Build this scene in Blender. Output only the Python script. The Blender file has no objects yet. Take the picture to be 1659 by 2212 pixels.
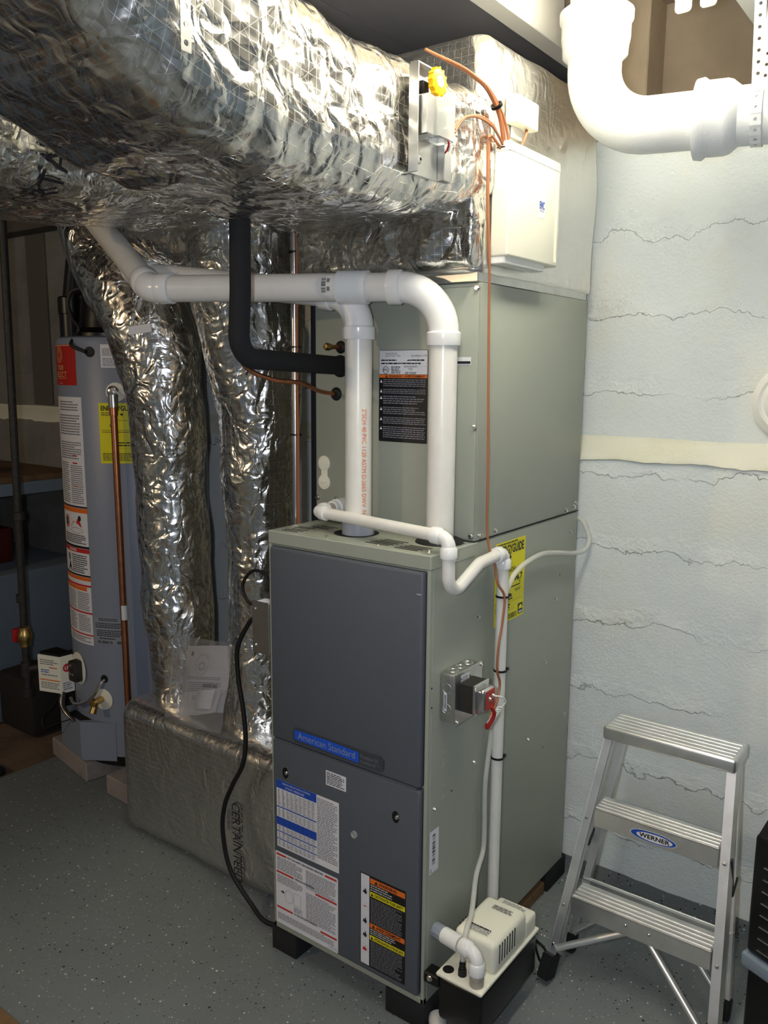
import bpy, bmesh, math, random
import numpy as np
from mathutils import Vector, Matrix, noise
random.seed(7)
SC = bpy.context.scene
COL = SC.collection

# ---------------------------------------------------------------- camera, light, exposure
cam_d = bpy.data.cameras.new('camera'); cam = bpy.data.objects.new('camera', cam_d); COL.objects.link(cam)
CAM = Vector((1.3461, -1.3697, 1.4406)); YAW, PIT, ROL = -0.6364, 0.1658, 0.0076
_f = Vector((math.sin(YAW)*math.cos(PIT), math.cos(YAW)*math.cos(PIT), -math.sin(PIT)))
_r = Vector((math.cos(YAW), -math.sin(YAW), 0)); _u = _r.cross(_f)
_r2 = math.cos(ROL)*_r + math.sin(ROL)*_u; _u2 = -math.sin(ROL)*_r + math.cos(ROL)*_u
cam.matrix_world = Matrix(((_r2.x, _u2.x, -_f.x, CAM.x), (_r2.y, _u2.y, -_f.y, CAM.y), (_r2.z, _u2.z, -_f.z, CAM.z), (0, 0, 0, 1)))
cam_d.sensor_fit = 'VERTICAL'; cam_d.sensor_height = 36.0; cam_d.lens = 36.0*1797.35/2212.0
cam_d.clip_start = 0.02
SC.camera = cam
SC.view_settings.view_transform = 'Standard'; SC.view_settings.look = 'None'
SC.view_settings.exposure = 0.85; SC.view_settings.gamma = 1.0; SC.view_settings.use_curve_mapping = False
wd = bpy.data.worlds.new('basement_air'); SC.world = wd; wd.use_nodes = True
wd.node_tree.nodes['Background'].inputs[0].default_value = (0.5, 0.52, 0.55, 1); wd.node_tree.nodes['Background'].inputs[1].default_value = 0.02

def point_light(name, loc, power, col, radius):
    l = bpy.data.lights.new(name, 'POINT'); l.energy = power; l.color = col; l.shadow_soft_size = radius
    o = bpy.data.objects.new(name, l); o.location = loc; COL.objects.link(o); return o
# the flash of the camera that took the photograph, beside its lens
point_light('camera_flash', CAM - 0.075*_r2 + 0.02*_u2, 22.5, (0.86, 0.9, 1.0), 0.018)
# added unseen warm fill behind and left of the camera, for gold foil reflections
point_light('warm_fill_light', (-1.3, -2.9, 2.05), 30.0, (1.0, 0.74, 0.46), 0.05)
TUBE_STRENGTH = 18.5

# ---------------------------------------------------------------- materials
def lin(r, g, b):
    f = lambda v: (v/255/12.92) if v/255 <= 0.04045 else ((v/255+0.055)/1.055)**2.4
    return (f(r), f(g), f(b))
MATS = {}
def mat(name, col, rough=0.5, metal=0.0, bump=None, var=None, spec=0.5, trans=0.0, ior=1.45, coat=0.0, emit=None, alpha=1.0):
    """bump=(scale, strength, distance) fine relief; var=(scale, amount, colour2) blotches of a second colour"""
    if name in MATS: return MATS[name]
    m = bpy.data.materials.new(name); m.use_nodes = True; nt = m.node_tree; b = nt.nodes['Principled BSDF']
    b.inputs['Base Color'].default_value = (*col, 1); b.inputs['Roughness'].default_value = rough; b.inputs['Metallic'].default_value = metal
    b.inputs['Specular IOR Level'].default_value = spec; b.inputs['IOR'].default_value = ior
    b.inputs['Transmission Weight'].default_value = trans; b.inputs['Coat Weight'].default_value = coat; b.inputs['Alpha'].default_value = alpha
    if emit:
        b.inputs['Emission Color'].default_value = (*emit[0], 1); b.inputs['Emission Strength'].default_value = emit[1]
    if bump or var: tc = nt.nodes.new('ShaderNodeTexCoord')
    if bump:
        n = nt.nodes.new('ShaderNodeTexNoise'); n.inputs['Scale'].default_value = bump[0]; n.inputs['Detail'].default_value = 4
        nt.links.new(tc.outputs['Object'], n.inputs['Vector'])
        bp = nt.nodes.new('ShaderNodeBump'); bp.inputs['Strength'].default_value = bump[1]; bp.inputs['Distance'].default_value = bump[2]
        nt.links.new(n.outputs['Fac'], bp.inputs['Height']); nt.links.new(bp.outputs['Normal'], b.inputs['Normal'])
    if var:
        n = nt.nodes.new('ShaderNodeTexNoise'); n.inputs['Scale'].default_value = var[0]; n.inputs['Detail'].default_value = 5
        nt.links.new(tc.outputs['Object'], n.inputs['Vector'])
        r = nt.nodes.new('ShaderNodeMapRange'); r.inputs['From Min'].default_value = 0.42; r.inputs['From Max'].default_value = 0.68
        r.inputs['To Max'].default_value = var[1]; nt.links.new(n.outputs['Fac'], r.inputs['Value'])
        x = nt.nodes.new('ShaderNodeMix'); x.data_type = 'RGBA'; x.inputs['A'].default_value = (*col, 1); x.inputs['B'].default_value = (*var[2], 1)
        nt.links.new(r.outputs['Result'], x.inputs['Factor']); nt.links.new(x.outputs['Result'], b.inputs['Base Color'])
    MATS[name] = m; return m
def N(nt, t, **kw):
    n = nt.nodes.new(t)
    for k, v in kw.items(): setattr(n, k, v)
    return n
def math_node(nt, op, a, b=None, c=None):
    n = N(nt, 'ShaderNodeMath', operation=op)
    for i, v in enumerate((a, b, c)):
        if v is None: continue
        if isinstance(v, (int, float)): n.inputs[i].default_value = v
        else: nt.links.new(v, n.inputs[i])
    return n.outputs[0]

def foil_material(name, col=(0.78, 0.765, 0.73), rough=0.2, crinkle=1.0, scrim=1.0):
    m = bpy.data.materials.new(name); m.use_nodes = True; nt = m.node_tree; b = nt.nodes['Principled BSDF']
    b.inputs['Base Color'].default_value = (*col, 1); b.inputs['Metallic'].default_value = 1.0; b.inputs['Roughness'].default_value = rough
    uv = N(nt, 'ShaderNodeUVMap'); tc = N(nt, 'ShaderNodeTexCoord')
    # crumpled facets: warped voronoi cells at two sizes
    wn = N(nt, 'ShaderNodeTexNoise'); wn.inputs['Scale'].default_value = 9; wn.inputs['Detail'].default_value = 2
    nt.links.new(tc.outputs['Object'], wn.inputs['Vector'])
    wm = N(nt, 'ShaderNodeVectorMath', operation='MULTIPLY_ADD'); wm.inputs[1].default_value = (.12, .12, .12)
    nt.links.new(wn.outputs['Color'], wm.inputs[0]); nt.links.new(tc.outputs['Object'], wm.inputs[2])
    hs = []
    for sc, amp, st in ((8, .016, (1, 1, .6)), (19, .0062, (1, 1, .75))):
        mp = N(nt, 'ShaderNodeMapping'); mp.inputs['Scale'].default_value = st; nt.links.new(wm.outputs[0], mp.inputs['Vector'])
        v = N(nt, 'ShaderNodeTexNoise'); v.inputs['Scale'].default_value = sc; v.inputs['Detail'].default_value = 1.5; v.inputs['Distortion'].default_value = .6
        nt.links.new(mp.outputs[0], v.inputs['Vector'])
        hs.append(math_node(nt, 'MULTIPLY', math_node(nt, 'ABSOLUTE', math_node(nt, 'SUBTRACT', v.outputs['Fac'], .5)), amp*2*crinkle))
    v = N(nt, 'ShaderNodeTexVoronoi', feature='F1'); v.inputs['Scale'].default_value = 42; nt.links.new(wm.outputs[0], v.inputs['Vector'])
    hs[1] = math_node(nt, 'ADD', hs[1], math_node(nt, 'MULTIPLY', v.outputs['Distance'], .0022*crinkle))
    # reinforcing scrim under the foil: square mesh plus diagonals
    sp = N(nt, 'ShaderNodeSeparateXYZ'); nt.links.new(uv.outputs['UV'], sp.inputs[0])
    U, V = sp.outputs[0], sp.outputs[1]
    lines = []
    for e, pitch in ((U, .0165), (V, .0165), (math_node(nt, 'ADD', U, V), .066), (math_node(nt, 'SUBTRACT', U, V), .066)):
        f = math_node(nt, 'FRACT', math_node(nt, 'MULTIPLY', e, 1/pitch))
        d = math_node(nt, 'ABSOLUTE', math_node(nt, 'SUBTRACT', f, .5))
        lines.append(math_node(nt, 'LESS_THAN', d, .03 if pitch < .02 else .008))
    g = math_node(nt, 'MAXIMUM', math_node(nt, 'MAXIMUM', lines[0], lines[1]), math_node(nt, 'MAXIMUM', lines[2], lines[3]))
    hs.append(math_node(nt, 'MULTIPLY', g, .00016*scrim))
    h = math_node(nt, 'ADD', math_node(nt, 'ADD', hs[0], hs[1]), hs[2])
    bp = N(nt, 'ShaderNodeBump'); bp.inputs['Strength'].default_value = 1.0; bp.inputs['Distance'].default_value = 1.0
    nt.links.new(h, bp.inputs['Height']); nt.links.new(bp.outputs['Normal'], b.inputs['Normal'])
    rn = N(nt, 'ShaderNodeMapRange'); rn.inputs['To Min'].default_value = rough; rn.inputs['To Max'].default_value = rough+.12
    nt.links.new(g, rn.inputs['Value']); nt.links.new(rn.outputs['Result'], b.inputs['Roughness'])
    MATS[name] = m; return m
foil_material('foil'); foil_material('foil_trunk', rough=.19, crinkle=.7); foil_material('foil_smooth', rough=.3, crinkle=.3, scrim=.6); foil_material('foil_flat', rough=.3, crinkle=.3, scrim=1.2)

mat('cabinet_grey', lin(156, 161, 148), .36, bump=(900, .05, .001), var=(3, .25, lin(147, 152, 140)))
mat('door_slate', lin(84, 89, 97), .5, bump=(1400, .12, .0006), var=(700, .25, lin(66, 71, 80)))
mat('galvanised', (.62, .62, .6), .33, 1.0, var=(30, .5, (.5, .5, .49)))
mat('steel', (.7, .7, .7), .22, 1.0)
mat('aluminium', (.88, .88, .87), .42, 1.0, bump=(220, .12, .001), var=(14, .5, (.66, .65, .62)))
mat('copper', (.55, .23, .12), .35, 1.0, var=(40, .5, (.35, .14, .08)))
mat('brass', (.55, .38, .14), .35, 1.0)
mat('pvc', lin(226, 224, 218), .28, var=(24, .16, lin(196, 190, 176)))
mat('pvc_fitting', lin(235, 235, 233), .22)
mat('pvc_dirty', lin(178, 170, 156), .4, var=(120, .6, lin(140, 130, 112)))
mat('pvc_grey', lin(150, 156, 166), .35)
mat('foam_black', lin(30, 30, 32), .85, bump=(500, .2, .001))
mat('rubber', lin(18, 18, 19), .6)
mat('plastic_black', lin(14, 14, 15), .35)
mat('plastic_white', lin(234, 232, 214), .35)
mat('enamel_white', lin(238, 238, 232), .4, bump=(120, .25, .002))
mat('heater_grey', lin(130, 138, 154), .38, bump=(900, .06, .001))
mat('paper', lin(222, 222, 226), .55)
mat('ink', lin(32, 32, 36), .6); mat('ink_grey', lin(120, 120, 128), .6); mat('ink_light', lin(190, 190, 190), .5)
mat('print_blue', lin(30, 74, 172), .5); mat('print_red', lin(196, 44, 40), .5); mat('print_orange', lin(226, 112, 34), .5)
mat('print_yellow', lin(226, 214, 30), .5); mat('eg_yellow', lin(226, 218, 20), .45); mat('print_black', lin(20, 20, 22), .45); mat('label_silver', lin(140, 146, 158), .4)
mat('heater_red', lin(178, 34, 24), .3); mat('print_gold', lin(226, 178, 112), .4)
mat('logo_blue', lin(30, 84, 200), .4); mat('logo_plate', lin(62, 66, 72), .4)
mat('wire_brown', lin(164, 104, 68), .5); mat('wire_white', lin(230, 230, 224), .4); mat('wire_red', lin(170, 30, 30), .4)
mat('terminal_red', lin(170, 48, 34), .45); mat('core_dark', lin(34, 32, 30), .6, var=(300, .6, lin(58, 54, 48)))
mat('tube_clear', (.86, .86, .8), .12, trans=.45, ior=1.2, alpha=.8)
mat('wood', lin(122, 94, 64), .75, bump=(60, .3, .002), var=(18, .7, lin(90, 66, 42)))
mat('rim_wood', lin(172, 156, 134), .75, bump=(50, .3, .002), var=(9, .4, lin(146, 131, 112)))
mat('joist_paint', lin(236, 234, 226), .55, bump=(40, .2, .002))
mat('ceiling_panel', lin(96, 96, 101), .75, bump=(90, .1, .001))
mat('iron_paint', lin(240, 242, 240), .38, bump=(170, .3, .002))
mat('iron_dark', lin(40, 38, 36), .55, bump=(200, .3, .002), var=(60, .5, lin(66, 58, 50)))
mat('rust', lin(120, 112, 104), .7, var=(60, .8, lin(52, 42, 36)))
mat('mat_dark', lin(36, 32, 30), .8)
mat('yellow_wheel', lin(240, 178, 16), .35)
mat('frosted', (.9, .92, .86), .15, trans=.55, alpha=.75)
mat('bag_clear', (.9, .9, .94), .18, trans=.6, ior=1.1, alpha=.22)
mat('chip_red', lin(120, 50, 40), .7)
mat('concrete', lin(150, 142, 136), .9, bump=(60, .5, .004), var=(14, .5, lin(120, 112, 106)))
mat('hole', (.004, .004, .004), .9)
mat('shelf_red', lin(84, 22, 18), .6)
mat('tube_glow', (1, 1, 1), .4, emit=((1.0, .95, .80), TUBE_STRENGTH))
mat('wall_grey', lin(128, 127, 122), .85, bump=(70, .5, .004), var=(6, .5, lin(98, 96, 90)))
mat('strip_dark', lin(92, 88, 82), .9, bump=(60, .5, .004))
mat('blue_grey_paint', lin(120, 134, 146), .7, bump=(60, .3, .003), var=(5, .4, lin(104, 116, 128)))

def wall_paint():
    m = mat('wall_paint', lin(208, 219, 220), .62); nt = m.node_tree; b = nt.nodes['Principled BSDF']
    tc = N(nt, 'ShaderNodeTexCoord'); ge = N(nt, 'ShaderNodeNewGeometry')
    n1 = N(nt, 'ShaderNodeTexNoise'); n1.inputs['Scale'].default_value = 5; n1.inputs['Detail'].default_value = 6
    n2 = N(nt, 'ShaderNodeTexNoise'); n2.inputs['Scale'].default_value = 140; n2.inputs['Detail'].default_value = 3
    n3 = N(nt, 'ShaderNodeTexVoronoi'); n3.inputs['Scale'].default_value = 85
    for n in (n1, n2, n3): nt.links.new(ge.outputs['Position'], n.inputs['Vector'])
    dots = math_node(nt, 'MULTIPLY', math_node(nt, 'LESS_THAN', n3.outputs['Distance'], .16), .0007)
    # horizontal broken seams where the trowelled paint bridges the mortar joints
    sp = N(nt, 'ShaderNodeSeparateXYZ'); nt.links.new(ge.outputs['Position'], sp.inputs[0])
    w = N(nt, 'ShaderNodeTexNoise'); w.inputs['Scale'].default_value = 8; w.inputs['Detail'].default_value = 8; w.inputs['Roughness'].default_value = .62; nt.links.new(ge.outputs['Position'], w.inputs['Vector'])
    zz = math_node(nt, 'ADD', sp.outputs[2], math_node(nt, 'MULTIPLY', math_node(nt, 'SUBTRACT', w.outputs['Fac'], .5), .16))
    fr = math_node(nt, 'FRACT', math_node(nt, 'MULTIPLY', math_node(nt, 'ADD', zz, .035), 1/.2032))
    step = N(nt, 'ShaderNodeMapRange'); step.inputs['From Min'].default_value = .0; step.inputs['From Max'].default_value = .012
    nt.links.new(fr, step.inputs['Value'])
    fade = N(nt, 'ShaderNodeMapRange'); fade.inputs['From Min'].default_value = .012; fade.inputs['From Max'].default_value = .22; fade.inputs['To Min'].default_value = 1; fade.inputs['To Max'].default_value = 0
    nt.links.new(fr, fade.inputs['Value'])
    seam = math_node(nt, 'MULTIPLY', math_node(nt, 'MULTIPLY', step.outputs[0], math_node(nt, 'MULTIPLY', fade.outputs[0], math_node(nt, 'MAXIMUM', math_node(nt, 'MULTIPLY', math_node(nt, 'SUBTRACT', n1.outputs['Fac'], .38), 6.0), 0.0))), .0055)
    h = math_node(nt, 'ADD', math_node(nt, 'MULTIPLY', n1.outputs['Fac'], .012), math_node(nt, 'ADD', math_node(nt, 'MULTIPLY', n2.outputs['Fac'], .0016), math_node(nt, 'ADD', dots, seam)))
    bp = N(nt, 'ShaderNodeBump'); bp.inputs['Strength'].default_value = .9; bp.inputs['Distance'].default_value = 1.0
    nt.links.new(h, bp.inputs['Height']); nt.links.new(bp.outputs['Normal'], b.inputs['Normal'])
    x = N(nt, 'ShaderNodeMix', data_type='RGBA'); x.inputs['A'].default_value = (*lin(221, 228, 227), 1); x.inputs['B'].default_value = (*lin(222, 222, 208), 1)
    r = N(nt, 'ShaderNodeMapRange'); r.inputs['From Min'].default_value = .5; r.inputs['From Max'].default_value = .75; r.inputs['To Max'].default_value = .7
    nt.links.new(n1.outputs['Fac'], r.inputs['Value']); nt.links.new(r.outputs[0], x.inputs['Factor']); nt.links.new(x.outputs['Result'], b.inputs['Base Color'])
wall_paint()
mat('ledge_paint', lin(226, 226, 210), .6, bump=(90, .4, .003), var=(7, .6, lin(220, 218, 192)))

def floor_paint():
    m = mat('floor_paint', lin(108, 113, 108), .42); nt = m.node_tree; b = nt.nodes['Principled BSDF']
    ge = N(nt, 'ShaderNodeNewGeometry')
    base = N(nt, 'ShaderNodeTexNoise'); base.inputs['Scale'].default_value = 3; base.inputs['Detail'].default_value = 6
    nt.links.new(ge.outputs['Position'], base.inputs['Vector'])
    x = N(nt, 'ShaderNodeMix', data_type='RGBA'); x.inputs['A'].default_value = (*lin(122, 128, 128), 1); x.inputs['B'].default_value = (*lin(106, 111, 110), 1)
    nt.links.new(base.outputs['Fac'], x.inputs['Factor']); cur = x.outputs['Result']
    for sc, th, col, seed in ((75, .14, lin(210, 212, 206), 0), (80, .16, lin(28, 30, 34), 7), (120, .13, lin(30, 32, 36), 19), (150, .16, lin(176, 180, 176), 3), (48, .06, lin(240, 240, 236), 11)):
        mp = N(nt, 'ShaderNodeMapping'); mp.inputs['Location'].default_value = (seed, seed*1.7, 0); nt.links.new(ge.outputs['Position'], mp.inputs['Vector'])
        v = N(nt, 'ShaderNodeTexVoronoi'); v.inputs['Scale'].default_value = sc; nt.links.new(mp.outputs[0], v.inputs['Vector'])
        keep = N(nt, 'ShaderNodeSeparateColor'); nt.links.new(v.outputs['Color'], keep.inputs[0])
        k = math_node(nt, 'MULTIPLY', math_node(nt, 'LESS_THAN', v.outputs['Distance'], math_node(nt, 'MULTIPLY', keep.outputs[1], th*1.6)), math_node(nt, 'GREATER_THAN', keep.outputs[0], .62))
        y = N(nt, 'ShaderNodeMix', data_type='RGBA'); y.inputs['B'].default_value = (*col, 1)
        nt.links.new(k, y.inputs['Factor']); nt.links.new(cur, y.inputs['A']); cur = y.outputs['Result']
    nt.links.new(cur, b.inputs['Base Color'])
    n2 = N(nt, 'ShaderNodeTexNoise'); n2.inputs['Scale'].default_value = 45; n2.inputs['Detail'].default_value = 4; nt.links.new(ge.outputs['Position'], n2.inputs['Vector'])
    bp = N(nt, 'ShaderNodeBump'); bp.inputs['Strength'].default_value = .35; bp.inputs['Distance'].default_value = .004
    nt.links.new(n2.outputs['Fac'], bp.inputs['Height']); nt.links.new(bp.outputs['Normal'], b.inputs['Normal'])
floor_paint()
mat('raw_floor', lin(112, 92, 74), .85, bump=(30, .5, .006), var=(5, .8, lin(74, 62, 52)))

# ---------------------------------------------------------------- mesh helpers
def nb(): return bmesh.new()
def wloc(o):
    v = Vector((0, 0, 0))
    while o: v += o.location; o = o.parent
    return v
def obj(name, bm, mats, parent=None, smooth=35, local=False):
    """link a bmesh (world coordinates) as one mesh object under parent"""
    if isinstance(mats, str): mats = [mats]
    me = bpy.data.meshes.new(name)
    if parent and not local: bmesh.ops.translate(bm, verts=bm.verts, vec=-wloc(parent))
    bm.to_mesh(me); bm.free()
    for m in mats: me.materials.append(MATS[m])
    if smooth:
        me.shade_smooth(); me.set_sharp_from_angle(angle=math.radians(smooth))
    o = bpy.data.objects.new(name, me); COL.objects.link(o)
    if parent: o.parent = parent
    return o
def tag(o, label, cat, group=None):
    o['label'] = label; o['category'] = cat
    if group: o['group'] = group
    return o
def thing(name, label, cat, loc, group=None, rz=0):
    o = bpy.data.objects.new(name, None); o.empty_display_size = .05; o.location = loc; o.rotation_euler.z = rz; COL.objects.link(o)
    return tag(o, label, cat, group)
def struct(name, bm, mats, parent=None, smooth=35):
    o = obj(name, bm, mats, parent, smooth)
    if not parent: o['kind'] = 'structure'
    return o
def inst(src, loc, parent, rot=None, scale=None):
    """copy of a part that shares its mesh; loc is a world location of the copy's origin"""
    o = bpy.data.objects.new(src.name.split('.')[0], src.data); COL.objects.link(o); o.parent = parent; o.location = Vector(loc) - wloc(parent)
    if rot: o.rotation_euler = rot
    if scale: o.scale = scale
    return o
def setmat(faces, i):
    for f in faces: f.material_index = i
def box(bm, lo, hi, bev=0, seg=2, mi=0):
    lo = Vector(lo); hi = Vector(hi)
    r = bmesh.ops.create_cube(bm, size=1.0); vs = r['verts']
    for v in vs:
        v.co = Vector(((lo.x+hi.x)/2 + v.co.x*(hi.x-lo.x), (lo.y+hi.y)/2 + v.co.y*(hi.y-lo.y), (lo.z+hi.z)/2 + v.co.z*(hi.z-lo.z)))
    fs = list({f for v in vs for f in v.link_faces}); setmat(fs, mi)
    if bev:
        es = list({e for v in vs for e in v.link_edges})
        bmesh.ops.bevel(bm, geom=es, offset=bev, segments=seg, affect='EDGES', profile=.5, material=mi)
    return bm
def beam(bm, p0, p1, side, w, d, mi=0, bev=0):
    """bar from p0 to p1; side = direction of its width w, d = its depth"""
    p0 = Vector(p0); p1 = Vector(p1); a = (p1-p0).normalized(); s = Vector(side); s = (s - a*s.dot(a)).normalized(); t = a.cross(s)
    vs = []
    for q in (p0, p1):
        for i, j in ((-1, -1), (1, -1), (1, 1), (-1, 1)): vs.append(bm.verts.new(q + s*(w/2*i) + t*(d/2*j)))
    fs = [bm.faces.new(f) for f in ((vs[3], vs[2], vs[1], vs[0]), (vs[4], vs[5], vs[6], vs[7]), (vs[0], vs[1], vs[5], vs[4]), (vs[1], vs[2], vs[6], vs[5]), (vs[2], vs[3], vs[7], vs[6]), (vs[3], vs[0], vs[4], vs[7]))]
    bmesh.ops.recalc_face_normals(bm, faces=fs); setmat(fs, mi)
    if bev: bmesh.ops.bevel(bm, geom=list({e for v in vs for e in v.link_edges}), offset=bev, segments=2, affect='EDGES', material=mi)
    return bm
def fillet(pts, r, seg=8):
    """round the corners of a polyline"""
    P = [Vector(p) for p in pts]; out = [P[0]]
    rr = r if isinstance(r, (list, tuple)) else [r]*len(P)
    for i in range(1, len(P)-1):
        a, b, c = P[i-1], P[i], P[i+1]; u = (a-b); v = (c-b); lu, lv = u.length, v.length; u.normalize(); v.normalize()
        ang = u.angle(v)
        if ang > 3.1 or rr[i] <= 0: out.append(b); continue
        t = min(rr[i]/math.tan(ang/2), lu*.49, lv*.49); rad = t*math.tan(ang/2)
        cen = b + (u+v).normalized()*(rad/math.sin(ang/2)); s = b+u*t; e = b+v*t
        d0 = s-cen; d1 = e-cen; tot = d0.angle(d1); ax = d0.cross(d1).normalized()
        for k in range(seg+1): out.append(cen + Matrix.Rotation(tot*k/seg, 3, ax) @ d0)
    out.append(P[-1]); return out
def smooth_path(pts, n=8):
    """Catmull-Rom through the points"""
    P = [Vector(p) for p in pts]; Q = [2*P[0]-P[1]] + P + [2*P[-1]-P[-2]]; out = []
    for i in range(1, len(Q)-2):
        for k in range(n):
            t = k/n; a, b, c, d = Q[i-1], Q[i], Q[i+1], Q[i+2]
            out.append(.5*((2*b) + (c-a)*t + (2*a-5*b+4*c-d)*t*t + (3*b-a-3*c+d)*t**3))
    out.append(P[-1]); return out
def tube(bm, pts, r, n=14, cap=True, mi=0):
    P = [Vector(p) for p in pts]; R = r if isinstance(r, (list, tuple)) else [r]*len(P)
    T = [(P[min(i+1, len(P)-1)] - P[max(i-1, 0)]).normalized() for i in range(len(P))]
    up = Vector((0, 0, 1)) if abs(T[0].z) < .9 else Vector((1, 0, 0)); u = (up - T[0]*up.dot(T[0])).normalized(); rings = []; fs = []
    for i, p in enumerate(P):
        u = (u - T[i]*u.dot(T[i])).normalized(); v = T[i].cross(u)
        rings.append([bm.verts.new(p + (u*math.cos(2*math.pi*k/n) + v*math.sin(2*math.pi*k/n))*R[i]) for k in range(n)])
    for a, b in zip(rings, rings[1:]):
        for k in range(n): fs.append(bm.faces.new((a[k], a[(k+1) % n], b[(k+1) % n], b[k])))
    if cap: fs.append(bm.faces.new(list(reversed(rings[0])))); fs.append(bm.faces.new(rings[-1]))
    setmat(fs, mi); return bm
def cyl(bm, p0, p1, r, n=20, mi=0, r2=None): return tube(bm, [p0, p1], [r, r if r2 is None else r2], n, True, mi)
def lathe(bm, prof, cen, axis=(0, 0, 1), n=32, mi=0):
    """revolve (radius, height) pairs about an axis through cen"""
    ax = Vector(axis).normalized(); up = Vector((0, 0, 1)) if abs(ax.z) < .9 else Vector((1, 0, 0)); u = (up-ax*up.dot(ax)).normalized(); v = ax.cross(u)
    rings = []; fs = []; cen = Vector(cen)
    for r, h in prof:
        if r < 1e-6: rings.append([bm.verts.new(cen+ax*h)]); continue
        rings.append([bm.verts.new(cen + ax*h + (u*math.cos(2*math.pi*k/n)+v*math.sin(2*math.pi*k/n))*r) for k in range(n)])
    for a, b in zip(rings, rings[1:]):
        for k in range(n):
            if len(a) == 1 and len(b) == 1: continue
            if len(a) == 1: fs.append(bm.faces.new((a[0], b[(k+1) % n], b[k])))
            elif len(b) == 1: fs.append(bm.faces.new((a[k], a[(k+1) % n], b[0])))
            else: fs.append(bm.faces.new((a[k], a[(k+1) % n], b[(k+1) % n], b[k])))
    bmesh.ops.recalc_face_normals(bm, faces=fs); setmat(fs, mi); return bm
def prism(bm, poly, d, mi=0):
    """extrude a planar polygon (3D points) along vector d"""
    a = [bm.verts.new(Vector(p)) for p in poly]; b = [bm.verts.new(Vector(p)+Vector(d)) for p in poly]; n = len(a)
    fs = [bm.faces.new(list(reversed(a))), bm.faces.new(b)] + [bm.faces.new((a[i], a[(i+1) % n], b[(i+1) % n], b[i])) for i in range(n)]
    bmesh.ops.recalc_face_normals(bm, faces=fs); setmat(fs, mi); return bm

# ---------------------------------------------------------------- printed labels
_FONT = {}
def glyphs(txt, bold=False):
    k = (txt, bold)
    if k not in _FONT:
        cu = bpy.data.curves.new('tmp', 'FONT'); cu.body = txt; cu.size = 1.0; cu.resolution_u = 3
        if bold: cu.offset = .028
        o = bpy.data.objects.new('tmp', cu); me = bpy.data.meshes.new_from_object(o)
        vs = [v.co.copy() for v in me.vertices]; fs = [list(p.vertices) for p in me.polygons]
        bpy.data.objects.remove(o); bpy.data.curves.remove(cu); bpy.data.meshes.remove(me)
        x0 = min(v.x for v in vs); x1 = max(v.x for v in vs); y0 = min(v.y for v in vs); y1 = max(v.y for v in vs)
        _FONT[k] = ([((v.x-x0)/(x1-x0), (v.y-y0)/(y1-y0)) for v in vs], fs, (x1-x0)/(y1-y0))
    return _FONT[k]
def decal(name, mp, base, items, parent, size, rnd=0.0, seed=1, su=1, lift=0.0004):
    """a printed sticker: mp(u, v, out) maps sticker coordinates (metres, origin lower left) to the surface"""
    bm = nb(); mats = []; rg = random.Random(seed)
    def mi(m):
        if m not in mats: mats.append(m)
        return mats.index(m)
    def quad(u0, v0, u1, v1, m, o):
        k = max(1, int(math.ceil(abs(u1-u0)/su)) if su < 1 else 1)
        for i in range(k):
            a = u0+(u1-u0)*i/k; b = u0+(u1-u0)*(i+1)/k
            f = bm.faces.new([bm.verts.new(mp(x, y, o)) for x, y in ((a, v0), (b, v0), (b, v1), (a, v1))]); f.material_index = mi(m)
    w, h = size
    if base:
        if rnd:
            pts = []
            for cx, cy, a0 in ((w-rnd, h-rnd, 0), (rnd, h-rnd, 90), (rnd, rnd, 180), (w-rnd, rnd, 270)):
                for k in range(5): t = math.radians(a0+90*k/4); pts.append((cx+rnd*math.cos(t), cy+rnd*math.sin(t)))
            f = bm.faces.new([bm.verts.new(mp(x, y, lift)) for x, y in pts]); f.material_index = mi(base)
        else: quad(0, 0, w, h, base, lift)
    for it in items:
        k = it[0]
        if k == 'r': _, u0, v0, u1, v1, m = it[:6]; quad(u0, v0, u1, v1, m, lift*(it[6] if len(it) > 6 else 2))
        elif k == 't':
            _, u, v, hh, s, m = it[:6]; wid = it[6] if len(it) > 6 and it[6] else None; bold = len(it) > 7 and it[7]
            vs, fs, ar = glyphs(s, bold); wid = wid or hh*ar
            V = [bm.verts.new(mp(u+x*wid, v+y*hh, lift*3)) for x, y in vs]
            for f in fs:
                try: q = bm.faces.new([V[i] for i in f]); q.material_index = mi(m)
                except ValueError: pass
        elif k == 'l':      # rows of small print too fine to read
            _, u0, v0, u1, v1, n, m = it[:7]; p = (v1-v0)/n
            for i in range(n):
                y = v1-(i+.75)*p; x = u0; end = u1-(u1-u0)*(rg.random()*.25 if rg.random() < .35 else .02)
                while x < end-.002:
                    ww = min(rg.uniform(.004, .013), end-x); quad(x, y, x+ww, y+p*.48, m, lift*2); x += ww+.0016
        elif k == 'p':      # polygon
            _, pts, m = it[:3]; f = bm.faces.new([bm.verts.new(mp(x, y, lift*(it[3] if len(it) > 3 else 2))) for x, y in pts]); f.material_index = mi(m)
        elif k == 'o':      # ring
            _, cu, cv, ru, rv, th, m = it; nn = 28
            for i in range(nn):
                a = 2*math.pi*i/nn; b = 2*math.pi*(i+1)/nn
                f = bm.faces.new([bm.verts.new(mp(cu+math.cos(t)*(ru-q), cv+math.sin(t)*(rv-q), lift*2.5)) for t, q in ((a, 0), (b, 0), (b, th), (a, th))]); f.material_index = mi(m)
        elif k == 'e':      # filled ellipse
            _, cu, cv, ru, rv, m = it[:6]
            f = bm.faces.new([bm.verts.new(mp(cu+math.cos(2*math.pi*i/32)*ru, cv+math.sin(2*math.pi*i/32)*rv, lift*(it[6] if len(it) > 6 else 2))) for i in range(32)]); f.material_index = mi(m)
    return obj(name, bm, mats, parent, smooth=0)
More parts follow.
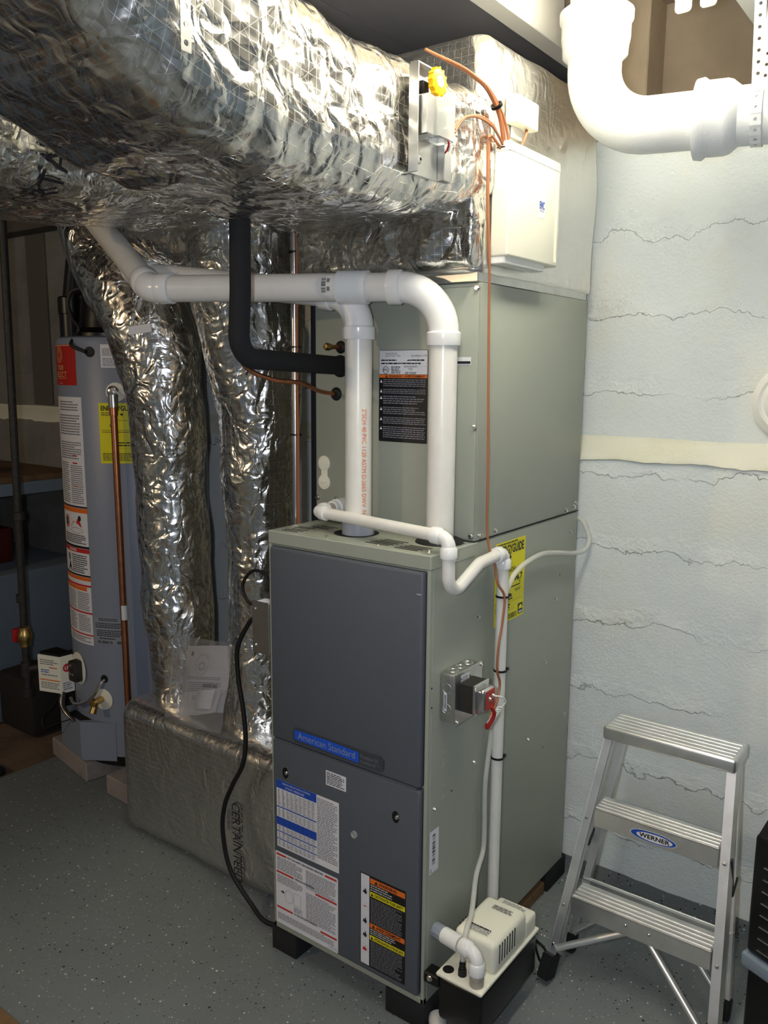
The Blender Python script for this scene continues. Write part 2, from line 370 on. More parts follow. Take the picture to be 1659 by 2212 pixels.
def plane_map(o, u, v):
    o = Vector(o); u = Vector(u).normalized(); v = Vector(v).normalized(); n = u.cross(v)
    return lambda a, b, c: o+u*a+v*b+n*c
def barcode(u0, v0, u1, v1, m='ink', seed=3, horiz=True):
    rg = random.Random(seed); out = []; x = u0 if horiz else v0; e = u1 if horiz else v1; step = (e-x)/40
    while x < e-step:
        w = rg.choice((.5, 1, 1, 2))*step; out.append(('r', x, v0, x+w, v1, m) if horiz else ('r', u0, x, u1, x+w, m)); x += w+rg.choice((.6, 1, 1.6))*step
    return out

# ---------------------------------------------------------------- foil wrapped shapes
def rrect(x0, x1, z0, z1, r, n):
    """n points evenly along a rounded rectangle"""
    pts = []
    for cx, cz, a0 in ((x1-r, z1-r, 0), (x0+r, z1-r, 90), (x0+r, z0+r, 180), (x1-r, z0+r, 270)):
        for k in range(9): t = math.radians(a0+90*k/8); pts.append((cx+r*math.cos(t), cz+r*math.sin(t)))
    pts.append(pts[0]); P = np.array(pts); s = np.r_[0, np.cumsum(np.hypot(*(P[1:]-P[:-1]).T))]; q = np.linspace(0, s[-1], n, endpoint=False)
    return np.c_[np.interp(q, s, P[:, 0]), np.interp(q, s, P[:, 1])]
def crumple(p, seed, layers):
    d = 0.0
    for kind, sx, sy, sz, amp in layers:
        q = Vector((p[0]*sx+seed, p[1]*sy+seed*.7, p[2]*sz-seed))
        if kind == 'n': d += amp*noise.noise(q)
        elif kind == 'r': d += amp*(abs(noise.noise(q))-.25)
        else:
            w = Vector((noise.noise(q*.8), noise.noise(q*.8+Vector((5, 5, 5))), 0))*.5
            f = noise.voronoi(q+w)[0][0]; d += amp*(f*f-.3)
    return d
def skin(name, P, parent, m, seed=0, layers=(), capped=(False, False)):
    """P: array (rings, n, 3) of closed rings; displaced along its normals into crumpled wrap"""
    P = np.array(P); nv, n, _ = P.shape
    du = np.roll(P, -1, 1)-np.roll(P, 1, 1); dv = np.gradient(P, axis=0)
    Nn = np.cross(du, dv); L = np.linalg.norm(Nn, axis=2, keepdims=True); L[L < 1e-12] = 1; Nn /= L
    c = P.mean(axis=1, keepdims=True)
    if ((P-c)*Nn).sum() < 0: Nn = -Nn
    Q = P.copy()
    for i in range(nv):
        for j in range(n): Q[i, j] += Nn[i, j]*crumple(P[i, j], seed, layers)
    su = np.r_[0, np.cumsum(np.linalg.norm(np.diff(np.vstack([P[nv//2], P[nv//2][:1]]), axis=0), axis=1))]
    sv = np.r_[0, np.cumsum(np.linalg.norm(np.diff(P.mean(axis=1), axis=0), axis=1))]
    off = np.array(wloc(parent)) if parent else np.zeros(3)
    me = bpy.data.meshes.new(name); fs = []; uvs = []
    for i in range(nv-1):
        for j in range(n):
            k = (j+1) % n; fs.append((i*n+j, i*n+k, (i+1)*n+k, (i+1)*n+j)); uvs += [(su[j], sv[i]), (su[j+1], sv[i]), (su[j+1], sv[i+1]), (su[j], sv[i+1])]
    for e, i in ((capped[0], 0), (capped[1], nv-1)):
        if e: fs.append(tuple(range(i*n, i*n+n))); uvs += [(0, 0)]*n
    me.from_pydata((Q-off).reshape(-1, 3).tolist(), [], fs)
    ul = me.uv_layers.new(name='UVMap'); ul.data.foreach_set('uv', np.array(uvs, dtype=np.float32).ravel())
    me.materials.append(MATS[m]); me.shade_smooth(); me.update()
    bm = nb(); bm.from_mesh(me); bmesh.ops.recalc_face_normals(bm, faces=bm.faces); bm.to_mesh(me); bm.free()
    o = bpy.data.objects.new(name, me); COL.objects.link(o)
    if parent: o.parent = parent
    return o, Q
def loft_rings(ts, ringf): return np.array([ringf(t) for t in ts])
def screw_mesh():
    bm = nb(); lathe(bm, [(.0, .0042), (.0034, .0042), (.0038, .003), (.0038, .0008), (.006, .0006), (.0062, 0)], (0, 0, 0), (0, 0, 1), 6); return bm
# ================================================================ THE ROOM
XL, XR, YF, YB, YU = -3.2, 2.4, -3.6, .75, .79        # left, right, front, lower and upper face of the back wall
bm = nb(); box(bm, (-1.4, YF, -.1), (XR, .95, 0)); floor = struct('floor', bm, 'floor_paint', smooth=0)
bm = nb(); box(bm, (XL, YF, -.1), (-1.4, .95, -.006)); struct('floor', bm, 'raw_floor', smooth=0)
bm = nb(); box(bm, (XL, YF, 2.39), (XR, 1.0, 2.42)); struct('ceiling', bm, 'rim_wood', smooth=0)
bm = nb(); box(bm, (XL, YF, 2.2), (-.55, .79, 2.215)); box(bm, (-.546, YF, 2.2), (.12, .79, 2.215)); box(bm, (.123, YF, 2.2), (.369, .79, 2.215)); struct('ceiling', bm, 'ceiling_panel', smooth=0)
bm = nb(); box(bm, (XL-.1, YF-.1, 0), (XR+.1, YF, 2.39)); struct('wall_front', bm, 'blue_grey_paint', smooth=0)
bm = nb(); box(bm, (XL-.1, YF, 0), (XL, 1, 2.39)); struct('wall_left', bm, 'blue_grey_paint', smooth=0)
bm = nb(); box(bm, (XR, YF, 0), (XR+.1, 1, 2.39)); struct('wall_right', bm, 'blue_grey_paint', smooth=0)
# joists, rim and sill of the floor above
for x0, x1 in ((.37, .418), (.815, .853), (1.26, 1.30), (1.71, 1.75), (2.16, 2.2)):
    bm = nb(); box(bm, (x0, YF, 2.2), (x1, .95, 2.389), .002, 1); struct('trim_%d' % (1+int(x0*2.5)), bm, 'joist_paint', smooth=0)
bm = nb(); box(bm, (.419, .95, 2.075), (XR, .99, 2.389)); struct('trim_7', bm, 'rim_wood', smooth=0)
bm = nb(); box(bm, (.419, .83, 2.075), (.535, .949, 2.388), .003, 1); struct('trim_8', bm, 'rim_wood', smooth=0)
bm = nb(); box(bm, (XL, .79, 2.034), (XR, .99, 2.074), .003, 1); struct('trim_9', bm, 'rim_wood', smooth=0)
# back wall: mortar core with every block laid in it
bm = nb(); XM = -1.72
for a_, b_, k in ((XL, XM, 1), (XM, XR, 0)):
    box(bm, (a_, YB+.0008, 0), (b_, .97, 1.222), mi=k); box(bm, (a_, YU+.0008, 1.222), (b_, .97, 2.034), mi=k)
wall = struct('wall_back', bm, ['wall_paint', 'wall_grey'], smooth=0)
BL, BH, J = .4064, .2032, .0016
proto = []
for k in range(4):
    bm = nb(); rg = random.Random(k); box(bm, (0, 0, 0), (BL-J, .05, BH-J))
    for v in bm.verts: v.co += Vector((rg.uniform(-.0012, .0012), rg.uniform(-.0004, .0006), rg.uniform(-.0012, .0012)))
    bmesh.ops.bevel(bm, geom=[e for e in bm.edges if all(v.co.y < .02 for v in e.verts)], offset=.002, segments=2, affect='EDGES')
    me = bpy.data.meshes.new('block'); bm.to_mesh(me); bm.free(); me.materials.append(MATS['wall_paint']); proto.append(me)
    mg = me.copy(); mg.materials.clear(); mg.materials.append(MATS['wall_grey']); proto.append(mg)
for row in range(10):
    z = row*BH+J/2 + (.004 if row > 5 else 0); y = YB if row < 6 else YU
    for i in range(15):
        x = XL + i*BL - (BL/2 if row % 2 else 0) + .06
        if x < XL-.3 or x > XR-.1: continue
        o = bpy.data.objects.new('block', proto[2*random.randrange(4) + (1 if x < -1.75 else 0)]); COL.objects.link(o); o.parent = wall; o.location = (x, y, z)
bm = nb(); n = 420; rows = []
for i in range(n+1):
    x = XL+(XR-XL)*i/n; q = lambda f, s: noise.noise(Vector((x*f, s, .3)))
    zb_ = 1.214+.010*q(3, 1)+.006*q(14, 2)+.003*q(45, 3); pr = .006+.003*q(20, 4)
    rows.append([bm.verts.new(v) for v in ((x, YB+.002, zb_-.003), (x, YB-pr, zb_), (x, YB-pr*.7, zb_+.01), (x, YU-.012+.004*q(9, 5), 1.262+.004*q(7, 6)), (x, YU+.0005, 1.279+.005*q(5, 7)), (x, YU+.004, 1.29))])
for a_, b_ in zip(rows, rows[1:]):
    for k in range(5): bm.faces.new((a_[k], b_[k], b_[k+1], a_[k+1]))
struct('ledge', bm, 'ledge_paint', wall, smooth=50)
# floor paint carried a little way up the wall
bm = nb(); n = 120; lo = []; hi = []
for i in range(n+1):
    x = -1.4+(XR+1.4)*i/n; h = .058+.006*noise.noise(Vector((x*6, 0, 0)))+.003*noise.noise(Vector((x*30, 1, 0)))
    lo.append(bm.verts.new((x, YB-.0035, 0))); hi.append(bm.verts.new((x, YB-.003, h)))
for i in range(n): bm.faces.new((lo[i], lo[i+1], hi[i+1], hi[i]))
struct('baseboard_back', bm, 'floor_paint', smooth=0)
# the older, lower footing on the left: concrete shelf, dirt step, bare strip on the wall
bm = nb(); box(bm, (XL, -1.8, 0), (-1.85, .749, .618), .012, 2); struct('trim_10', bm, 'blue_grey_paint')
bm = nb(); box(bm, (-1.849, .30, 0), (-1.6, .749, .235), .02, 2); struct('trim_11', bm, 'mat_dark')
bm = nb(); box(bm, (-2.25, YU-.012, 1.286), (-2.105, YU-.0005, 2.03), .002, 1); struct('trim_12', bm, 'strip_dark')
bm = nb(); box(bm, (XL, YU-.09, 2.034), (-1.2, YU-.001, 2.12), .004, 1); struct('trim_13', bm, 'strip_dark')

# shop light hung in the joist bay
t = thing('tube_light', 'white two-tube shop light hung between the ceiling joists beside the drain pipe', 'light', (.763, -.15, 2.388))
bm = nb(); prism(bm, [(.708, -.77, 2.262), (.725, -.77, 2.285), (.797, -.77, 2.285), (.812, -.77, 2.262), (.808, -.77, 2.262), (.795, -.77, 2.28), (.727, -.77, 2.28), (.712, -.77, 2.262)], (0, 1.24, 0)); obj('reflector', bm, 'enamel_white', t)
for x in (.738, .788):
    bm = nb(); cyl(bm, (x, -.745, 2.2), (x, .455, 2.2), .0175, 20); obj('tube', bm, 'tube_glow', t)
    for y in (-.757, .456):
        bm = nb(); box(bm, (x-.016, y, 2.166), (x+.016, y+.011, 2.281), .008, 3); obj('lamp_holder', bm, 'enamel_white', t)
for y in (-.6, .3):
    bm = nb(); cyl(bm, (.763, y, 2.285), (.763, y, 2.388), .002, 6); obj('hanger_wire', bm, 'steel', t)
# ================================================================ FURNACE
W, DP, ZB, ZT = .4517, .719, .0621, 1.0781
FY = -.010                                             # front of the doors
furn = thing('furnace', 'grey upright gas furnace with slate blue doors and a blue oval nameplate', 'furnace', (W/2, DP/2, ZB))
_screw = {}
def screws(parent, pts, normal, s=1.0):
    """hex screws: first builds the mesh, the rest share it"""
    if 'm' not in _screw:
        bm = screw_mesh(); me = bpy.data.meshes.new('screw'); bm.to_mesh(me); bm.free(); me.materials.append(MATS['steel']); _screw['m'] = me
    q = Vector((0, 0, 1)).rotation_difference(Vector(normal)).to_euler()
    for p in pts:
        o = bpy.data.objects.new('screw', _screw['m']); COL.objects.link(o); o.parent = parent; o.location = Vector(p)-wloc(parent); o.rotation_euler = q; o.scale = (s, s, s)
bm = nb()
box(bm, (.0, .012, ZB), (W, DP, ZT-.0015), .002, 1)
box(bm, (W-.0085, 0, ZB), (W, .013, ZT-.03), .0015, 1)                    # front flanges
box(bm, (0, 0, ZB), (.0085, .013, ZT-.03), .0015, 1)
box(bm, (0, 0, ZB), (W, .013, ZB+.014), .0015, 1)
box(bm, (-.001, -.001, ZT-.031), (W+.0012, .172, ZT), .0022, 1)           # top hood
obj('cabinet', bm, 'cabinet_grey', furn)
bm = nb(); box(bm, (W-.0006, .197, ZB+.02), (W+.0004, .2, ZT-.05)); box(bm, (W-.0006, .23, ZB+.02), (W+.0004, .2315, ZT-.05)); obj('side_seam', bm, 'cabinet_grey', furn, 0)
bm = nb(); box(bm, (.0115, FY, .5745), (W-.0115, .011, 1.043), .006, 3); up = obj('upper_door', bm, 'door_slate', furn)
bm = nb(); box(bm, (.0115, FY, .082), (W-.0115, .011, .5705), .006, 3); lowd = obj('lower_door', bm, 'door_slate', furn)
bm = nb(); box(bm, (.02, FY-.0008, .5705), (W-.02, FY+.006, .5748)); obj('door_rail', bm, 'door_slate', furn)
bm = nb(); box(bm, (.426, FY-.0006, .9965), (.437, FY, .9985)); obj('scratch', bm, 'ink_light', up, 0)
# nameplate
bm = nb(); z0, z1 = .585, .6195; r = .008
pl = [(x, FY-.0001, z) for x, z in rrect(.083, .347, z0, z1, .007, 60)]
prism(bm, pl, (0, -.004, 0)); np_ = obj('nameplate', bm, 'logo_plate', up)
fm = plane_map((0, FY-.0042, 0), (1, 0, 0), (0, 0, 1))
decal('nameplate_print', fm, None, [('p', [(.089, .592), (.281, .5885), (.281, .614), (.192, .617), (.089, .6155)], 'logo_blue'),
     ('t', .1, .5955, .0165, 'American Standard', 'label_silver', .17), ('t', .286, .6035, .0085, 'Freedom 95', 'ink_grey', .048), ('t', .286, .592, .0075, 'Comfort-R', 'ink_grey', .042), ('t', .3305, .5965, .0035, 'TM', 'ink_grey')], np_, (1, 1))
fd = lambda x, z: plane_map((x, FY, z), (1, 0, 0), (0, 0, 1))
# timing and blower table
it = [('r', 0, .154, .128, .176, 'print_blue'), ('r', 0, .104, .128, .107, 'print_blue'), ('r', 0, .058, .128, .079, 'print_blue'), ('r', 0, .04, .128, .0425, 'print_blue'), ('r', 0, .02, .128, .0225, 'print_blue'),
      ('l', .13, .016, .193, .17, 34, 'ink_grey'), ('t', .02, .166, .0055, 'FURNACE AIRFLOW (CFM) VS. EXTERNAL', 'paper', .09), ('t', .03, .158, .005, 'STATIC PRESSURE', 'paper', .06)]
for v0, v1, n in ((.108, .152, 12), (.081, .102, 6), (.0435, .057, 4), (.0235, .039, 4), (.004, .018, 4)):
    for i in range(n):
        v = v1-(i+.8)*(v1-v0)/n; it.append(('r', .003, v, .126, v+.0004, 'ink_grey'))
        for u in range(9): it.append(('r', .005+u*.0137, v+.0008, .005+u*.0137+random.uniform(.004, .009), v+(v1-v0)/n*.6, 'ink_grey'))
for u in (.022, .042, .056, .07, .084, .098, .112): it.append(('r', u, .004, u+.0005, .152, 'ink_grey'))
decal('airflow_table_label', fd(.024, .295), 'paper', it, lowd, (.196, .176))
# lighting instructions
it = [('r', .004, .184, .036, .189, 'print_red'), ('r', .16, .184, .196, .189, 'print_red'), ('t', .04, .1845, .005, 'FOR YOUR SAFETY READ BEFORE OPERATING', 'ink', .115, True), ('l', .006, .145, .09, .18, 9, 'ink_grey'), ('l', .1, .13, .194, .178, 12, 'ink_grey'),
      ('r', .004, .137, .06, .142, 'print_red'), ('t', .064, .1375, .005, 'OPERATING INSTRUCTIONS', 'ink', .062, True), ('r', .13, .124, .196, .129, 'print_red'), ('l', .006, .11, .09, .133, 6, 'ink_grey'), ('l', .1, .045, .194, .12, 18, 'ink_grey'),
      ('o', .044, .083, .014, .017, .0007, 'ink_grey'), ('r', .06, .068, .0605, .1, 'ink_grey'), ('r', .06, .1, .082, .1006, 'ink_grey'), ('r', .082, .068, .0826, .1, 'ink_grey'), ('r', .06, .068, .0826, .0686, 'ink_grey'), ('p', [(.018, .091), (.024, .091), (.024, .094), (.029, .089), (.024, .084), (.024, .087), (.018, .087)], 'ink'),
      ('l', .06, .05, .09, .064, 4, 'ink_grey'), ('r', .004, .042, .056, .047, 'print_red'), ('t', .06, .0425, .005, 'TO TURN OFF GAS TO APPLIANCE', 'ink', .075, True), ('r', .145, .032, .196, .037, 'print_red'), ('l', .006, .012, .19, .03, 5, 'ink_grey'), ('t', .172, .006, .0035, 'X340215P02', 'ink_grey')]
decal('instruction_label', fd(.017, .087), 'paper', it, lowd, (.2, .194), .004)
# warning label with pictograms
it = [('r', .002, .002, .026, .226, 'paper'), ('r', .028, .21, .124, .223, 'print_orange'), ('t', .052, .2125, .0085, 'WARNING', 'ink', .05, True), ('p', [(.04, .212), (.05, .212), (.045, .2215)], 'ink', 3), ('l', .029, .192, .09, .209, 3, 'ink_light'),
      ('r', .028, .178, .124, .19, 'print_yellow'), ('t', .04, .1805, .0075, 'CAUTION-FOR YOUR SAFETY', 'ink', .08, True), ('p', [(.03, .18), (.038, .18), (.034, .188)], 'ink', 3), ('l', .03, .114, .118, .175, 15, 'ink_grey'),
      ('r', .028, .1, .124, .112, 'print_orange'), ('t', .046, .1022, .008, 'AVERTISSEMENT', 'ink', .068, True), ('p', [(.034, .102), (.043, .102), (.0385, .1105)], 'ink', 3), ('l', .029, .084, .1, .099, 3, 'ink_light'), ('r', .028, .07, .124, .082, 'print_yellow'), ('t', .04, .0725, .007, 'ATTENTION-POUR VOTRE SECURITE', 'ink', .081, True), ('p', [(.03, .072), (.038, .072), (.034, .08)], 'ink', 3), ('l', .03, .004, .12, .068, 16, 'ink_grey')]
for k, v in enumerate((.178, .14, .105, .07, .035)):
    it += [('r', .0055, v-.001, .0225, v+.0175, 'ink_light', 2.5), ('r', .006, v-.0005, .022, v+.017, 'paper', 3)]
    if k == 1: it += [('o', .014, v+.008, .0075, .0075, .0016, 'print_red'), ('r', .01, v+.007, .018, v+.0095, 'print_red', 3.6)]
    elif k == 4: it += [('p', [(.008, v+.002), (.02, v+.002), (.019, v+.01), (.017, v+.007), (.0145, v+.014), (.012, v+.007), (.009, v+.011)], 'print_red', 4)]
    else: it += [('e', .0155, v+.006, .004, .005, 'ink', 4), ('p', [(.008, v+.003), (.011, v+.013), (.013, v+.004)], 'ink', 4), ('e', .0155, v+.0125, .002, .002, 'ink', 4)]
decal('warning_label', fd(.283, .098), 'print_black', it, lowd, (.126, .228))
decal('notice_label', fd(.181, .505), 'paper', [('l', .003, .003, .057, .033, 7, 'ink')], lowd, (.06, .036))
# turn knobs in dark sockets, sight glass
for x, z in ((.054, .494), (.379, .492)):
    bm = nb(); lathe(bm, [(0, .0006), (.0095, .0006), (.0095, 0)], (0, 0, 0), (0, -1, 0), 20)
    for v in bm.verts: v.co.z *= 1.45; v.co += Vector((x, FY, z))
    k = obj('latch_socket', bm, 'plastic_black', lowd)
    bm = nb(); lathe(bm, [(0, .006), (.004, .005), (.0055, .002), (.0055, 0)], (x+.005, FY-.0006, z+.002), (0, -1, 0), 16); obj('latch_screw', bm, 'steel', k)
bm = nb(); lathe(bm, [(0, .001), (.006, .0012), (.007, .003), (.0085, .003), (.009, 0)], (.265, FY, .41), (0, -1, 0), 20); obj('sight_glass', bm, 'frosted', lowd)
# side face: labels, screws, knockouts
sx = plane_map((W, 0, 0), (0, 1, 0), (0, 0, 1))
sd = lambda y, z: plane_map((W, y, z), (0, 1, 0), (0, 0, 1))
decal('barcode_label', sd(.014, .369), 'paper', [('l', .004, .003, .009, .012, 2, 'ink')] + barcode(.011, .02, .022, .092, horiz=False), furn, (.036, .1))
it = [('r', .002, .188, .143, .1885, 'ink'), ('t', .006, .164, .022, 'ENERGYGUIDE', 'ink', .132, True), ('p', [(.071, .147), (.078, .157), (.073, .157), (.073, .166), (.069, .166), (.069, .157), (.064, .157)], 'ink'), ('l', .05, .118, .11, .13, 3, 'ink'), ('t', .095, .093, .0165, '96.7', 'ink', .04, True), ('p', [(.123, .084), (.126, .09), (.12, .09)], 'ink'),
      ('r', .01, .08, .125, .0825, 'ink'), ('l', .1, .067, .13, .074, 2, 'ink'), ('l', .006, .05, .1, .056, 1, 'ink'), ('r', .004, .046, .142, .0464, 'ink'), ('r', .004, .026, .1, .0264, 'ink'), ('l', .006, .03, .085, .043, 2, 'ink'), ('r', .118, .006, .142, .032, 'print_black'), ('p', [(.12, .018), (.14, .018), (.136, .026), (.13, .029), (.124, .026)], 'eg_yellow', 3), ('r', .121, .008, .139, .0135, 'ink_light', 3), ('l', .006, .188, .11, .194, 1, 'ink')] + barcode(.07, .004, .112, .017)
decal('energy_label', sd(.268, .862), 'eg_yellow', it, furn, (.147, .196))
screws(furn, [(W, y, z) for y, z in ((.197, .905), (.192, .676), (.194, .56), (.256, .516), (.03, .516), (.469, .514), (.685, .512), (.676, 1.026), (.60, .86), (.55, .7))], (1, 0, 0))
bm = nb()
for y, z in ((.012, .795), (.013, .752), (.62, .92), (.56, .46), (.1, .53)): lathe(bm, [(0, .0003), (.0025, .0003)], (W, y, z), (1, 0, 0), 10)
obj('pilot_holes', bm, 'hole', furn, 0)['kind'] = 'stuff'
for y, z, r in ((.045, .62, .022), (.05, .545, .02), (.14, .15, .018)):
    bm = nb(); tube(bm, [(W+.0002, y+r*math.cos(a), z+r*math.sin(a)) for a in [math.radians(-70+d) for d in range(0, 141, 14)]], .0006, 5); obj('knockout', bm, 'steel', furn)
# top: louvre slots, collar openings
for x0, y0, n, L in ((.022, .02, 3, .05), (.022, .062, 2, .05), (.055, .09, 3, .05), (.262, .028, 5, .062), (.345, .022, 4, .058)):
    for k in range(n):
        bm = nb(); box(bm, (x0+k*.004, y0+k*.0125, ZT-.0002), (x0+k*.004+L, y0+k*.0125+.005, ZT+.0004)); obj('vent_slot', bm, 'hole', furn, 0)
VX, VY, IX, IY = .19, .096, .388, .132                  # the two vent pipes
bm = nb(); lathe(bm, [(0, .0006), (.052, .0006)], (VX-.006, VY+.002, ZT), (0, 0, 1), 40); obj('vent_opening', bm, 'hole', furn, 0)
bm = nb(); lathe(bm, [(.03, .03), (.036, .03), (.037, .026), (.037, 0)], (VX, VY, ZT), (0, 0, 1), 36); obj('vent_collar', bm, 'pvc_grey', furn)
bm = nb(); lathe(bm, [(.031, .010), (.04, .010), (.052, .004), (.054, 0)], (IX, IY, ZT), (0, 0, 1), 36); obj('intake_grommet', bm, 'rubber', furn)
screws(furn, [(.03, .03, ZT), (.16, .02, ZT), (.31, .016, ZT), (.43, .03, ZT), (.438, .15, ZT)], (0, 0, 1), .8)
# black blocks the furnace stands on, and the wood strip behind
for (x0, x1, y0, y1), where in (((-.006, .076, -.004, .09), "front left corner, by the wrapped trunk"), ((.349, .458, -.003, .1), "front corner, by the condensate pump"), ((.375, .4535, .625, .744), "rear corner, by the painted wall")):
    bm = nb(); box(bm, (x0, y0, 0), (x1, y1, ZB-.0003), .004, 2); tag(obj('foam_block', bm, 'foam_black'), 'black foam block under the furnace\'s '+where, 'block', 'black blocks under the furnace')
bm = nb(); box(bm, (.40, .16, 0), (.447, .62, .034), .003, 1); tag(obj('wood_strip', bm, 'wood'), 'brown wood strip on the floor under the furnace side', 'wood strip')

# ================================================================ COIL CABINET
YC, ZC = .172, 1.627
coil = thing('coil_cabinet', 'tall grey-green evaporator coil cabinet standing on the furnace', 'cabinet', (W/2, .45, ZT))
bm = nb(); box(bm, (.0, YC, ZT+.002), (W, DP, ZC), .003, 2); obj('case', bm, 'cabinet_grey', coil)
bm = nb(); box(bm, (.0015, YC-.0035, ZT+.006), (W-.001, YC, ZC-.008), .003, 2); fp = obj('front_panel', bm, 'cabinet_grey', coil)
bm = nb(); box(bm, (W-.0004, YC+.02, ZT+.0005), (W+.0012, DP, ZT+.0022)); obj('gasket', bm, 'hole', coil, 0)
screws(coil, [(.445, YC-.0035, 1.62-.005), (.4455, YC-.0035, 1.326), (.444, YC-.0035, 1.092), (.006, YC-.0035, 1.136), (.066, YC-.0035, 1.137)], (0, -1, 0), 1.25)
screws(coil, [(W, .19, 1.09), (W, .262, 1.09), (W, .64, 1.088), (W, .69, 1.092), (W, .70, 1.1)], (1, 0, 0), 1.25)
it = [('r', .001, .152, .132, .2045, 'paper'), ('t', .018, .196, .004, 'Trane U.S. Inc.', 'ink'), ('t', .018, .19, .004, 'Tyler, TX 75711 - 9010', 'ink'), ('t', .088, .191, .004, 'Assembled in USA', 'ink'), ('l', .006, .18, .06, .186, 1, 'ink'), ('l', .078, .18, .128, .186, 1, 'ink'), ('l', .006, .173, .128, .179, 1, 'ink'),
      ('o', .019, .161, .0085, .0085, .0013, 'ink'), ('t', .013, .1585, .0055, 'ETL', 'ink', .012, True), ('l', .034, .153, .06, .17, 4, 'ink'), ('r', .066, .153, .0664, .172, 'ink_grey'), ('t', .07, .167, .004, 'REFRIGERANT', 'ink', .036), ('t', .08, .161, .004, 'TYPE', 'ink'), ('l', .072, .152, .104, .158, 2, 'ink'), ('r', .108, .153, .1084, .17, 'ink'), ('r', .108, .1696, .13, .17, 'ink'),
      ('r', .001, .144, .132, .151, 'print_orange'), ('t', .028, .1452, .0048, 'WARNING / AVERTISSEMENT', 'ink', .098, True), ('p', [(.018, .145), (.025, .145), (.0215, .1505)], 'ink', 3)]
for v1, v0 in ((.142, .124), (.12, .108), (.105, .085), (.08, .062), (.057, .04), (.036, .008)):
    it += [('l', .012, v0, .13, v1, max(3, int((v1-v0)/.0042)), 'ink_grey'), ('p', [(.003, v1-.009), (.010, v1-.009), (.0065, v1-.002)], 'paper')]
decal('warning_label', plane_map((.193, YC-.0035, 1.2855), (1, 0, 0), (0, 0, 1)), 'print_black', it, fp, (.1335, .2055), .003)
bm = nb(); box(bm, (.395, YC-.0042, 1.4585), (.434, YC-.0035, 1.4745)); lg = obj('edge_label', bm, 'paper', fp, 0)
bm = nb(); box(bm, (.395, YC-.0047, 1.4605), (.433, YC-.0042, 1.466)); obj('edge_label_print', bm, 'ink', lg, 0)
for z in (1.222, 1.176):
    bm = nb(); lathe(bm, [(0, .004), (.013, .004), (.0135, .0025), (.018, .002), (.0185, 0)], (.027, YC-.0035, z), (0, -1, 0), 28); box(bm, (.018, YC-.0105, z-.002), (.036, YC-.0075, z+.002)); obj('drain_plug', bm, 'plastic_white', fp)
bm = nb(); box(bm, (.018, YC-.0050, 1.176), (.038, YC-.0035, 1.222), .0007, 1); obj('drain_plate', bm, 'plastic_white', fp)
for x, z, r in ((.08, 1.499, .015), (.078, 1.455, .026), (.066, 1.39, .016)):
    bm = nb(); lathe(bm, [(0, .007), (r*.6, .007), (r*.9, .004), (r, .001), (r, 0)], (x, YC-.0035, z), (0, -1, 0), 28); obj('grommet', bm, 'rubber', fp)
bm = nb(); tube(bm, [(.08, YC-.008, 1.499), (.076, YC-.04, 1.499)], .005, 12); p_ = obj('service_stub', bm, 'copper', fp)
bm = nb(); lathe(bm, [(0, .02), (.006, .019), (.009, .014), (.009, .009), (.007, .004), (.007, 0)], (.0765, YC-.036, 1.499), (-.1, -1, 0), 16); obj('service_cap', bm, 'brass', p_)

# ================================================================ SUPPLY DUCT: plenum and overhead trunk in foil wrap
sup = thing('supply_duct', 'crumpled foil-wrapped supply plenum and overhead trunk above the coil cabinet', 'duct', (.23, .45, ZC))
bm = nb(); box(bm, (.0, YC-.006, ZC+.0005), (W-.004, DP, ZC+.03), .002, 1); obj('starter_collar', bm, 'galvanised', sup)
def ring_plenum(t):
    z, k = t; x0, x1, y0, y1 = -.01, W+.003, .158, .745
    cx, cy = (x0+x1)/2, (y0+y1)/2; bul = .012*math.sin(math.pi*min(1, max(0, (z-1.65)/.45)))
    P = rrect(x0-bul, x1+.004*bul/.012, y0-bul, y1, .028, 300); q = np.c_[cx+(P[:, 0]-cx)*k, cy+(P[:, 1]-cy)*k, np.full(300, z)]
    return q
ts = [(1.644, .97)] + [(z, 1) for z in np.linspace(1.648, 2.085, 62)] + [(2.1, .985), (2.108, .96), (2.112, .8), (2.112, .5), (2.112, .05)]
skin('plenum_wrap', loft_rings(ts, ring_plenum), sup, 'foil_flat', 3, [('n', 4, 4, 5, .006), ('r', 9, 9, 5, .003), ('v', 14, 14, 9, .002)])
def ring_front(t):
    x, k = t; cy, cz = .15, 1.735; P = rrect(.118, .182, 1.652, 1.82, .026, 130)
    return np.c_[np.full(130, x), cy+(P[:, 0]-cy)*k, cz+(P[:, 1]-cz)*k]
skin('front_wrap', loft_rings([(-.016, .05), (-.016, .7), (-.012, .95)]+[(x, 1) for x in np.linspace(-.005, .448, 100)]+[(.456, .93), (.458, .7), (.458, .05)], ring_front), sup, 'foil', 77, [('n', 8, 8, 7, .016), ('v', 13, 13, 10, .010), ('r', 30, 30, 22, .004)])
YS = [.19, .1, 0, -.1, -.2, -.3, -.42, -.52, -.6, -.68, -.76, -.85, -.95, -1.1]
BOT = [1.775, 1.755, 1.742, 1.735, 1.732, 1.734, 1.742, 1.76, 1.785, 1.825, 1.875, 1.93, 1.97, 2.0]
TOP = [1.995, 1.995, 1.995, 1.998, 2.003, 2.012, 2.025, 2.04, 2.055, 2.08, 2.11, 2.14, 2.16, 2.17]
LEF = [.03, .03, .035, .04, .05, .05, .05, .05, .05, .05, .05, .05, .05, .05]
RAD = [.05, .06, .075, .085, .09, .09, .085, .08, .075, .075, .075, .075, .075, .075]
def ring_trunk(y):
    g = lambda A: float(np.interp(-y, [-v for v in YS], A))
    P = rrect(g(LEF), .462, g(BOT), g(TOP), g(RAD), 240); return np.c_[P[:, 0], np.full(240, y), P[:, 1]]
